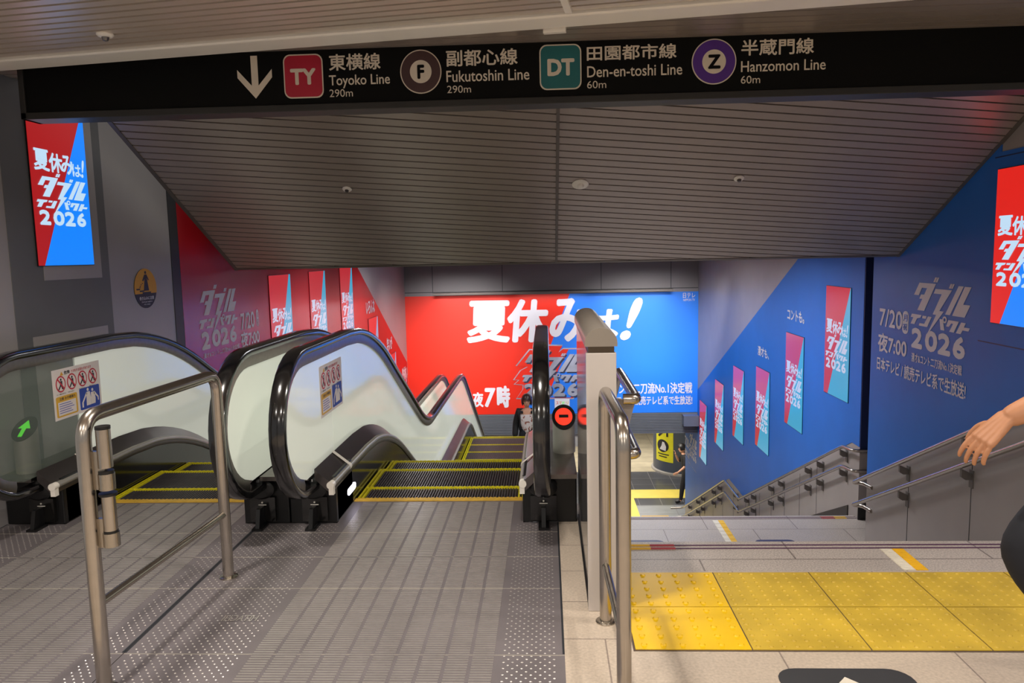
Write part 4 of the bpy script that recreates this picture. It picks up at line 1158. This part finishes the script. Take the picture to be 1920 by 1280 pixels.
# ================================================================== TACTILE TILES, TAPES, DECALS
X0, TW, Y0, TH = 0.303, 0.4255, 2.648, 0.3385
cols = ['first', 'second', 'third', 'fourth', 'fifth', 'sixth']


def tactile(i, j):
    x, y = X0 + i * TW + 0.002, Y0 + j * TH + 0.002
    bm = bm_new(); add_box(bm, x, x + TW - 0.005, y, y + TH - 0.005, 0.0, 0.004)
    nx, ny, r = (6, 5, 0.0125) if i == 0 else (9, 8, 0.0095)
    hh = 0.005 if i == 0 else 0.004
    for a in range(nx):
        for b in range(ny):
            cx, cy = x + TW * (a + 0.5) / nx, y + TH * (b + 0.5) / ny
            r0 = [bm.verts.new((cx + r * math.cos(k_ * math.pi / 5), cy + r * math.sin(k_ * math.pi / 5), 0.004)) for k_ in range(10)]
            r1 = [bm.verts.new((cx + 0.62 * r * math.cos(k_ * math.pi / 5), cy + 0.62 * r * math.sin(k_ * math.pi / 5), 0.004 + hh)) for k_ in range(10)]
            for k_ in range(10): bm.faces.new((r0[k_], r0[(k_ + 1) % 10], r1[(k_ + 1) % 10], r1[k_]))
            bm.faces.new(r1)
    where = 'row next to the granite step edge' if j else 'row nearer the viewer'
    look = 'bright new yellow tactile tile with large studs' if i == 0 else 'worn yellow tactile tile with small studs'
    lab = (look if i == 0 else '%s worn yellow tactile tile from the barrier' % cols[i]) + ', ' + where
    return tag(obj('tactile_tile', bm, tac_new if i == 0 else tac_old, smooth=True), lab, 'tactile tile', 'yellow tactile tiles at the stair head')


for j in (0, 1):
    for i in range(6): tactile(i, j)
bm = bm_new(); add_box(bm, X0 - 0.006, X0 + 6 * TW, Y0 - 0.006, Y0 + 2 * TH + 0.004, 0, 0.0012); struct('trim_11', bm, mat('tile_joint', (84, 68, 58), 0.7))


def tape(label, x, y0, y1, z, wd):
    t = thing('floor_tape', label, 'floor tape', (x, y0, z), 'floor tapes dividing the stairs')
    for nm, a, m in (('white_stripe', 0, tape_w), ('yellow_stripe', wd, tape_y)):
        bm = bm_new(); add_box(bm, x + a, x + a + wd, y0, y1, z, z + 0.002)
        n = 14
        for i in range(n): yy = y0 + (y1 - y0) * i / n; add_box(bm, x + a + 0.002, x + a + wd - 0.002, yy, yy + (y1 - y0) / n * 0.5, z + 0.002, z + 0.004)
        obj(nm, bm, m, t)


tape('white and yellow ribbed floor tape on the granite edge above the tactile tiles', 1.585, 3.35, 3.60, 0, 0.055)
tape('white and yellow floor tape crossing the middle stair landing', 1.70, 6.3, 7.79, ZL, 0.056)


def decal(label, x0, x1, y0, y1, z, m, group, arrow=True):
    t = thing('floor_decal', label, 'floor decal', ((x0 + x1) / 2, y0, z), group)
    tl, br = Vector((x0, y1, z)), Vector((x1, y0, z)); A = ((1, 0, 0), (0, 1, 0), (0, 0, 1))
    bm = bm_new(); add_poly(bm, rrect2(0, 0, 1, 1, 0.16), tl, br, *A, d=0.0002, thick=0.0012); obj('pad', bm, m, t)
    bm = bm_new(); add_poly(bm, [(0.5, 0.88), (0.82, 0.52), (0.62, 0.52), (0.62, 0.1), (0.38, 0.1), (0.38, 0.52), (0.18, 0.52)], tl, br, *A, d=0.0015, thick=0.0006); obj('arrow', bm, tape_w, t)


decal('charcoal floor decal with a white arrow in front of the tactile tiles', 0.765, 1.215, 2.08, 2.53, 0, decal_m, 'floor decals')
decal('navy floor decal on the stair landing beside the inner handrail', 0.64, 1.11, 6.74, 7.24, ZL, decal_n, 'floor decals')
decal('navy floor decal on the stair landing under the blue wall', 1.98, 2.37, 6.74, 7.24, ZL, decal_n, 'floor decals')

# ================================================================== LOWER CONCOURSE
bm = bm_new(); add_cyl(bm, (4.20, 23.3, ZF), 0.95, 2.86, 48); pil = obj('pillar', bm, pill_m, smooth=True)
pil['kind'] = 'structure'
bm = bm_new(); add_lathe(bm, (4.20, 23.3, ZF), [(1.01, 0), (1.01, 0.05), (0.955, 0.07)], 48); obj('pillar_base', bm, mat('pillar_foot', (168, 164, 158), 0.4), pil, smooth=True)
ps = thing('wayfinding_sign', 'tall yellow sign with an arrow wrapped on the slate pillar', 'sign', (3.6, 22.9, -3.6))
Rr = 0.953
A0, A1 = math.radians(199), math.radians(240)


def curved(bm, pts, d):
    """flat sign artwork (0..1) bent round the pillar"""
    t = bmesh.new(); t.faces.new([t.verts.new((x, y, 0)) for x, y in pts])
    for i in range(1, 24):
        bmesh.ops.bisect_plane(t, geom=t.verts[:] + t.edges[:] + t.faces[:], plane_co=(i / 24, 0, 0), plane_no=(1, 0, 0))
    for v in t.verts:
        a = A0 + (A1 - A0) * v.co.x
        v.co = (4.20 + (Rr + d) * math.cos(a), 23.3 + (Rr + d) * math.sin(a), -4.90 + 1.30 * v.co.y)
    me = bpy.data.meshes.new('t'); t.to_mesh(me); t.free(); bm.from_mesh(me); bpy.data.meshes.remove(me)


bm = bm_new()
curved(bm, [(0, 0), (1, 0), (1, 1), (0, 1)], 0.004)
obj('yellow_panel', bm, lowy_m, ps)
bm = bm_new(); curved(bm, [(0.15, 0.60), (0.24, 0.57), (0.66, 0.74), (0.66, 0.60), (0.76, 0.60), (0.76, 0.82), (0.32, 0.82), (0.32, 0.78), (0.58, 0.78)], 0.009); obj('arrow', bm, ink, ps)
bm = bm_new(); curved(bm, ring2(0.45, 0.37, 0.34, 0.15, 24), 0.009); dk = obj('black_disc', bm, ink, ps)
bm = bm_new(); curved(bm, [(0.28, 0.28), (0.64, 0.26), (0.66, 0.36), (0.56, 0.46), (0.45, 0.47), (0.40, 0.37)], 0.014); obj('dog_figure', bm, print_w, dk)
bm = bm_new()
for y, a, b in ((0.16, 0.15, 0.8), (0.10, 0.22, 0.7)):
    curved(bm, [(a, y), (b, y), (b, y + 0.025), (a, y + 0.025)], 0.009)
obj('caption', bm, ink, ps)


def low_tact(label, x0, x1, y0, y1):
    t = box_obj('tactile_path', (x0, x1, y0, y1, ZF, ZF + 0.006), tac_low); tag(t, label, 'tactile paving', 'yellow tactile paths on the lower floor')


low_tact('yellow tactile path leading straight away on the lower concourse floor', 1.62, 2.30, 17.4, 22.0)
low_tact('yellow tactile path running across the dark lower floor', 2.30, 7.5, 20.35, 21.1)
t = thing('floor_mat', 'small yellow floor marker with a dark spot at the foot of the stairs', 'floor marker', (2.55, 18.7, ZF))
box_obj('pad', (2.33, 3.02, 18.5, 18.92, ZF, ZF + 0.012), tape_y, t); box_obj('spot', (2.62, 2.72, 18.62, 18.78, ZF + 0.012, ZF + 0.016), ink, t)
# dark doorway frame behind the pillar and a pale handrail line on the far wall
box_obj('trim_12', (4.9, 5.6, 26.5, 26.6, ZF, -2.5), pill_m)['kind'] = 'structure'
bm = bm_new(); add_tube(bm, [(1.0, 29.8, ZF + 0.98), (4.5, 29.8, ZF + 0.98)], 0.03, 10); tag(obj('handrail', bm, tube_m), 'distant steel rail on the back wall of the lower concourse', 'handrail')
# ================================================================== PEOPLE


def skin(verts, edges, radii, sub=2, root=0):
    me = bpy.data.meshes.new('s'); me.from_pydata([Vector(v) for v in verts], edges, []); o = bpy.data.objects.new('s', me); COL.objects.link(o)
    m = o.modifiers.new('skin', 'SKIN'); m.use_smooth_shade = True
    for i, d in enumerate(me.skin_vertices[0].data):
        r = radii[i]; d.radius = r if isinstance(r, tuple) else (r, r); d.use_root = (i == root)
    if sub: s = o.modifiers.new('sub', 'SUBSURF'); s.levels = sub; s.render_levels = sub
    dg = bpy.context.evaluated_depsgraph_get(); out = bpy.data.meshes.new_from_object(o.evaluated_get(dg))
    bpy.data.objects.remove(o); bpy.data.meshes.remove(me); return out


def chain(*pts): return list(pts), [(i, i + 1) for i in range(len(pts) - 1)]


def merge(meshes, voxel, smooth_it=4):
    bm = bmesh.new()
    for m in meshes: bm.from_mesh(m)
    me = bpy.data.meshes.new('m'); bm.to_mesh(me); bm.free()
    o = bpy.data.objects.new('m', me); COL.objects.link(o)
    r = o.modifiers.new('r', 'REMESH'); r.mode = 'VOXEL'; r.voxel_size = voxel
    s = o.modifiers.new('sm', 'SMOOTH'); s.factor = 0.5; s.iterations = smooth_it
    dg = bpy.context.evaluated_depsgraph_get(); out = bpy.data.meshes.new_from_object(o.evaluated_get(dg))
    bpy.data.objects.remove(o); return out


def ball(c, rx, ry, rz, rot=None, seg=24):
    bm = bmesh.new(); bmesh.ops.create_uvsphere(bm, u_segments=seg, v_segments=seg // 2, radius=1)
    bmesh.ops.scale(bm, vec=(rx, ry, rz), verts=bm.verts)
    if rot is not None: bmesh.ops.rotate(bm, cent=(0, 0, 0), matrix=rot, verts=bm.verts)
    bmesh.ops.translate(bm, vec=c, verts=bm.verts); me = bpy.data.meshes.new('b'); bm.to_mesh(me); bm.free(); return me


def head_meshes(c, rot, k=1.0):
    """head looking along local -Y; c = centre of the skull"""
    c = Vector(c); R = lambda v: c + rot @ Vector(v) * k
    L = [ball(c, 0.074 * k, 0.092 * k, 0.105 * k, rot)]
    L.append(ball(R((0, -0.025, -0.055)), 0.058 * k, 0.062 * k, 0.066 * k, rot))
    v, e = chain(R((0, -0.088, 0.008)), R((0, -0.104, -0.022)), R((0, -0.094, -0.034))); L.append(skin(v, e, [0.008 * k, 0.014 * k, 0.011 * k], 1))
    for s in (-1, 1): L.append(ball(R((s * 0.077, 0.005, -0.01)), 0.012 * k, 0.018 * k, 0.030 * k, rot, 12))
    L.append(ball(R((0, -0.078, -0.060)), 0.024 * k, 0.012 * k, 0.010 * k, rot, 12))
    return L


def face_parts(c, rot, parent, k=1.0):
    c = Vector(c); R = lambda v: c + rot @ Vector(v) * k
    for s in (-1, 1):
        obj('eye', ball(R((s * 0.030, -0.083, 0.006)), 0.013 * k, 0.006 * k, 0.006 * k, rot, 12), eye_m, parent, smooth=True)
    obj('mouth', ball(R((0, -0.089, -0.062)), 0.022 * k, 0.006 * k, 0.007 * k, rot, 12), lip_m, parent, smooth=True)


def hair_cap(c, rot, k, zcut, front, m, parent, name='hair', grow=1.13, fringe=0.035):
    """shell over the skull, open at the face below the fringe"""
    bm = bmesh.new(); bmesh.ops.create_uvsphere(bm, u_segments=36, v_segments=24, radius=1)
    dele = []
    for f in bm.faces:
        p = f.calc_center_median(); x, y, z = p.x * 0.085, p.y * 0.103, p.z * 0.118
        if z < zcut or (y < front and z < fringe and abs(x) < 0.062): dele.append(f)
    bmesh.ops.delete(bm, geom=dele, context='FACES')
    for v in bm.verts:
        v.co = Vector((v.co.x * 0.087, v.co.y * 0.104, v.co.z * 0.117))
        if v.co.z < 0: v.co.x *= 1 + (-v.co.z) * 1.2
    bmesh.ops.solidify(bm, geom=bm.faces[:], thickness=-0.010)
    for v in bm.verts: v.co = Vector(c) + rot @ (v.co * k)
    return obj(name, bm, m, parent, smooth=True)


def hand(wrist, dirn, palm_n, thumb_side, L, curl=0.5, spread=0.10):
    """separate fingers rooted in a palm; returns meshes. dirn: towards the knuckles, palm_n: out of the palm"""
    wv = Vector(wrist); d = Vector(dirn).normalized(); n = Vector(palm_n); n = (n - n.dot(d) * d).normalized(); s = d.cross(n).normalized() * thumb_side
    pl = L * 0.52; ms = []; sw = 0.53
    for off in (-0.31, -0.10, 0.10, 0.30):
        v, e = chain(wv - d * L * 0.16 + s * (off * 0.20 * L), wv + s * (off * 0.26 * L), wv + d * pl * 0.5 + s * (off * 0.40 * L), wv + d * pl * 0.97 + s * (off * L * sw * 0.95))
        ms.append(skin(v, e, [(L * 0.11, L * 0.10), (L * 0.10, L * 0.088), (L * 0.092, L * 0.072), (L * 0.080, L * 0.062)], 1))
    for off, fl, cv in ((0.30, 0.44, 0.85), (0.10, 0.49, 1.0), (-0.10, 0.455, 1.1), (-0.31, 0.365, 1.2)):
        p = wv + d * pl * 0.88 + s * (off * L * sw); q = [p]; a = 0.25 * curl * cv; dd = (d + s * off * spread * 2).normalized()
        for j_, fr in enumerate((0.46, 0.31, 0.23)):
            a += curl * cv * (0.35 + 0.25 * j_); v_ = dd * math.cos(a) + n * math.sin(a); q.append(q[-1] + v_ * (fl * L * fr))
        v, e = chain(*q); ms.append(skin(v, e, [L * 0.050, L * 0.047, L * 0.042, L * 0.034], 2))
    b = wv + d * L * 0.14 + s * L * 0.13 + n * L * 0.03
    v, e = chain(b, b + (d * 0.55 + s * 0.62 + n * 0.35).normalized() * L * 0.20, b + (d * 0.78 + s * 0.52 + n * 0.42).normalized() * L * 0.36, b + (d * 0.88 + s * 0.42 + n * 0.50).normalized() * L * 0.49)
    ms.append(skin(v, e, [L * 0.085, L * 0.066, L * 0.054, L * 0.042], 2))
    return ms


def strip_front(me, test):
    bm = bmesh.new(); bm.from_mesh(me)
    bmesh.ops.delete(bm, geom=[f for f in bm.faces if test(f.calc_center_median(), f.normal)], context='FACES')
    out = bpy.data.meshes.new('c'); bm.to_mesh(out); bm.free(); return out


# ---- woman riding up the right escalator, facing the camera
px_, py_ = -0.40, 13.80
pz_ = -2.72
pw = thing('person', 'person with bobbed hair and patterned blouse riding up the escalator', 'person', (px_, py_, pz_))
G = lambda x, y, z: Vector((px_ + x, py_ + y, pz_ + z))
I3 = Matrix.Rotation(math.radians(8), 3, 'X')
ids = ['pelvis', 'waist', 'chest', 'neck0', 'neck', 'shL', 'elL', 'wrL', 'shR', 'elR', 'wrR', 'hipL', 'knL', 'anL', 'toL', 'hipR', 'knR', 'anR', 'toR']
J = dict(pelvis=(0, 0, .86), waist=(0, 0, 1.02), chest=(0, 0.01, 1.20), neck0=(0, 0.01, 1.31), neck=(0, -.005, 1.39),
         shR=(-.155, 0.01, 1.275), elR=(-.215, .03, 1.02), wrR=(-.23, -.06, .80), shL=(.155, 0.01, 1.275), elL=(.215, .03, 1.02), wrL=(.23, -.08, .82),
         hipR=(-.085, 0, .82), knR=(-.09, -.02, .46), anR=(-.09, .02, .08), toR=(-.1, -.14, .03), hipL=(.085, 0, .82), knL=(.09, -.02, .46), anL=(.09, .02, .08), toL=(.1, -.14, .03))
ED = [('pelvis', 'waist'), ('waist', 'chest'), ('chest', 'neck0'), ('neck0', 'neck'), ('chest', 'shL'), ('shL', 'elL'), ('elL', 'wrL'), ('chest', 'shR'), ('shR', 'elR'), ('elR', 'wrR'),
      ('pelvis', 'hipL'), ('hipL', 'knL'), ('knL', 'anL'), ('anL', 'toL'), ('pelvis', 'hipR'), ('hipR', 'knR'), ('knR', 'anR'), ('anR', 'toR')]
RAD = dict(pelvis=(.135, .10), waist=(.115, .09), chest=(.135, .10), neck0=.055, neck=.047, shL=.052, elL=.038, wrL=.026, shR=.052, elR=.038, wrR=.026,
           hipL=.085, knL=.055, anL=.038, toL=.03, hipR=.085, knR=.055, anR=.038, toR=.03)


def body(JJ, G_, head_c, rot, rad=RAD, k=1.0, hands=(), vox=0.011):
    vs2 = [G_(*JJ[i]) for i in ids]; es = [(ids.index(a), ids.index(b)) for a, b in ED]
    slim = lambda i: tuple(q * 0.86 for q in rad[i]) if i in ('pelvis', 'waist', 'chest') else (rad[i] * 0.86 if i in ('hipL', 'hipR') else rad[i])
    ms = [skin(vs2, es, [slim(i) for i in ids], 2)] + head_meshes(head_c, rot, k)
    for h in hands: ms += h
    return merge(ms, vox)


def sub_skin(JJ, G_, names, rad, sub=2):
    vs2 = [G_(*JJ[i]) for i in names]; es = [(names.index(a), names.index(b)) for a, b in ED if a in names and b in names]
    return skin(vs2, es, [rad[i] for i in names], sub)


hc = G(0, -0.02, 1.485)
hands = [hand(G(*J['wrR']), (0.0, -0.25, -1), (1, 0, 0), 1, 0.165), hand(G(*J['wrL']), (0.0, -0.25, -1), (-1, 0, 0), -1, 0.165)]
obj('body', body(J, G, hc, I3, hands=hands), skin_m, pw, smooth=True)
face_parts(hc, I3, pw)
hair_cap(hc, I3, 1.08, -0.088, -0.03, hair_m, pw, fringe=0.032)
R2 = {k_: tuple(a * 1.12 for a in v) if isinstance(v, tuple) else v * 1.12 for k_, v in RAD.items()}
R2.update(neck0=.085, hipL=.12, hipR=.12, pelvis=(.155, .125), shL=.066, shR=.066)
bl = sub_skin(J, G, ['pelvis', 'waist', 'chest', 'neck0', 'shL', 'shR', 'hipL', 'hipR'], R2)
neck_z = pz_ + 1.315
bl = strip_front(bl, lambda p, n: p.z > neck_z + 0.02 or (p.y < py_ - 0.02 and abs(p.x - px_) < 0.50 * (p.z - (pz_ + 1.245))))
obj('blouse', bl, blouse_m, pw, smooth=True)
R3 = {k_: tuple(a * 1.27 for a in v) if isinstance(v, tuple) else v * 1.3 for k_, v in RAD.items()}
R3.update(elL=.062, elR=.062, wrL=.058, wrR=.058, shL=.084, shR=.084, neck0=.082, pelvis=(.19, .14), waist=(.17, .125))
cd = sub_skin(J, G, ['pelvis', 'waist', 'chest', 'neck0', 'shL', 'elL', 'wrL', 'shR', 'elR', 'wrR'], R3)
cd = strip_front(cd, lambda p, n: (p.y < py_ + 0.0 and abs(p.x - px_) < 0.10) or p.z > neck_z + 0.03)
o = obj('cardigan', cd, cloth_b, pw, smooth=True); sm = o.modifiers.new('t', 'SOLIDIFY'); sm.thickness = 0.006
tr_ = sub_skin(J, G, ['waist', 'pelvis', 'hipL', 'knL', 'anL', 'hipR', 'knR', 'anR'], {k_: tuple(a * 1.1 for a in v) if isinstance(v, tuple) else v * 1.18 for k_, v in RAD.items()})
obj('trousers', tr_, cloth_n, pw, smooth=True)
for s in ('R', 'L'): obj('shoe', sub_skin(J, G, ['an' + s, 'to' + s], {'an' + s: .05, 'to' + s: .042}, 2), black, pw, smooth=True)

# ---- person in black at the foot of the stairs, walking left
qx, qy, qz = 3.60, 20.0, ZF
p2 = thing('person', 'person in black walking out from behind the far blue wall corner', 'person', (qx, qy, qz))
G2 = lambda x, y, z: Vector((qx + x, qy + y, qz + z))      # facing -X
J2 = dict(pelvis=(0.04, 0, .86), waist=(0.03, 0, 1.02), chest=(0.0, 0, 1.22), neck0=(-.02, 0, 1.33), neck=(-.04, 0, 1.40), shR=(0, -.0 - .16, 1.28), elR=(-.02, -.24, 1.04), wrR=(-.20, -.26, .90),
          shL=(0, .16, 1.28), elL=(-.10, .22, 1.06), wrL=(-.20, .12, 1.28), hipR=(.04, -.09, .82), knR=(-.06, -.10, .46), anR=(-.10, -.1, .08), toR=(-.25, -.1, .035),
          hipL=(.04, .09, .82), knL=(.10, .09, .46), anL=(.28, .09, .14), toL=(.18, .09, .04))
RZ = Matrix.Rotation(math.radians(-82), 3, 'Z') @ Matrix.Rotation(math.radians(12), 3, 'X')
hc2 = G2(-.055, 0, 1.49)
h2 = [hand(G2(*J2['wrR']), (-1, 0, -0.5), (0, 1, 0), 1, 0.17), hand(G2(*J2['wrL']), (-0.2, -.2, 1), (-1, 0, 0), 1, 0.17)]
obj('body', body(J2, G2, hc2, RZ, hands=h2), skin_m, p2, smooth=True)
face_parts(hc2, RZ, p2); hair_cap(hc2, RZ, 1.06, -0.03, 0.0, hair_b, p2, fringe=0.045)
RT = {k_: tuple(a * 1.12 for a in v) if isinstance(v, tuple) else v * 1.3 for k_, v in RAD.items()}
obj('shirt', strip_front(sub_skin(J2, G2, ['pelvis', 'waist', 'chest', 'neck0', 'shL', 'elL', 'shR', 'elR'], RT), lambda p, n: p.z > qz + 1.36), cloth_b, p2, smooth=True)
obj('trousers', sub_skin(J2, G2, ['waist', 'pelvis', 'hipL', 'knL', 'anL', 'hipR', 'knR', 'anR'], RT), cloth_b, p2, smooth=True)
for s in ('R', 'L'): obj('shoe', sub_skin(J2, G2, ['an' + s, 'to' + s], {'an' + s: .052, 'to' + s: .046}, 2), black, p2, smooth=True)

# ---- passer-by at the right edge: forearm and hand swing into view, dark trousers below
wx, wy = 1.80, 2.42
p3 = thing('person', 'passer-by at the right picture edge with bare forearm and dark trousers, walking past', 'person', (wx, wy, 0))
G3 = lambda x, y, z: Vector((wx + x, wy + y, z))
J3 = dict(pelvis=(0.02, .04, .88), waist=(0.0, .04, 1.06), chest=(-.02, .04, 1.26), neck0=(-.03, .04, 1.39), neck=(-.04, .04, 1.46), shR=(-.02, -.13, 1.33), elR=(-.16, -.07, 1.035), wrR=(-.385, -.03, .902),
          shL=(-.02, .22, 1.33), elL=(.10, .30, 1.08), wrL=(.04, .32, .84), hipR=(.02, .13, .84), knR=(-.02, .13, .46), anR=(.22, .13, .15), toR=(.10, .13, .05),
          hipL=(.02, -.05, .84), knL=(-.318, -.02, .475), anL=(-.05, -.02, .17), toL=(-.12, -.02, .06))
hc3 = G3(-.055, .04, 1.555); RZ3 = Matrix.Rotation(math.radians(-88), 3, 'Z')
hd = hand(G3(*J3['wrR']), (-0.70, -0.02, -0.71), (0.55, 0.45, -0.52), -1, 0.195, 0.55, 0.13)
R4 = dict(RAD); R4.update(elR=.052, wrR=(.036, .028), shR=.058)
obj('body', body(J3, G3, hc3, RZ3, rad=R4, hands=[hd], vox=0.0034), skin_f, p3, smooth=True)
face_parts(hc3, RZ3, p3); hair_cap(hc3, RZ3, 1.06, -0.05, 0.01, hair_b, p3, fringe=0.04)
R5 = {k_: tuple(a * 1.14 for a in v) if isinstance(v, tuple) else v * 1.3 for k_, v in RAD.items()}; R5.update(knL=.082, knR=.075, anL=.07, anR=.07, hipL=.11, hipR=.11)
obj('shirt', strip_front(sub_skin(J3, G3, ['pelvis', 'waist', 'chest', 'neck0', 'shL', 'shR'], R5), lambda p, n: p.z > 1.43), cloth_n, p3, smooth=True)
obj('trousers', sub_skin(J3, G3, ['waist', 'pelvis', 'hipL', 'knL', 'anL', 'hipR', 'knR', 'anR'], R5), cloth_n, p3, smooth=True)
for s in ('R', 'L'): obj('shoe', sub_skin(J3, G3, ['an' + s, 'to' + s], {'an' + s: .055, 'to' + s: .048}, 2), black, p3, smooth=True)
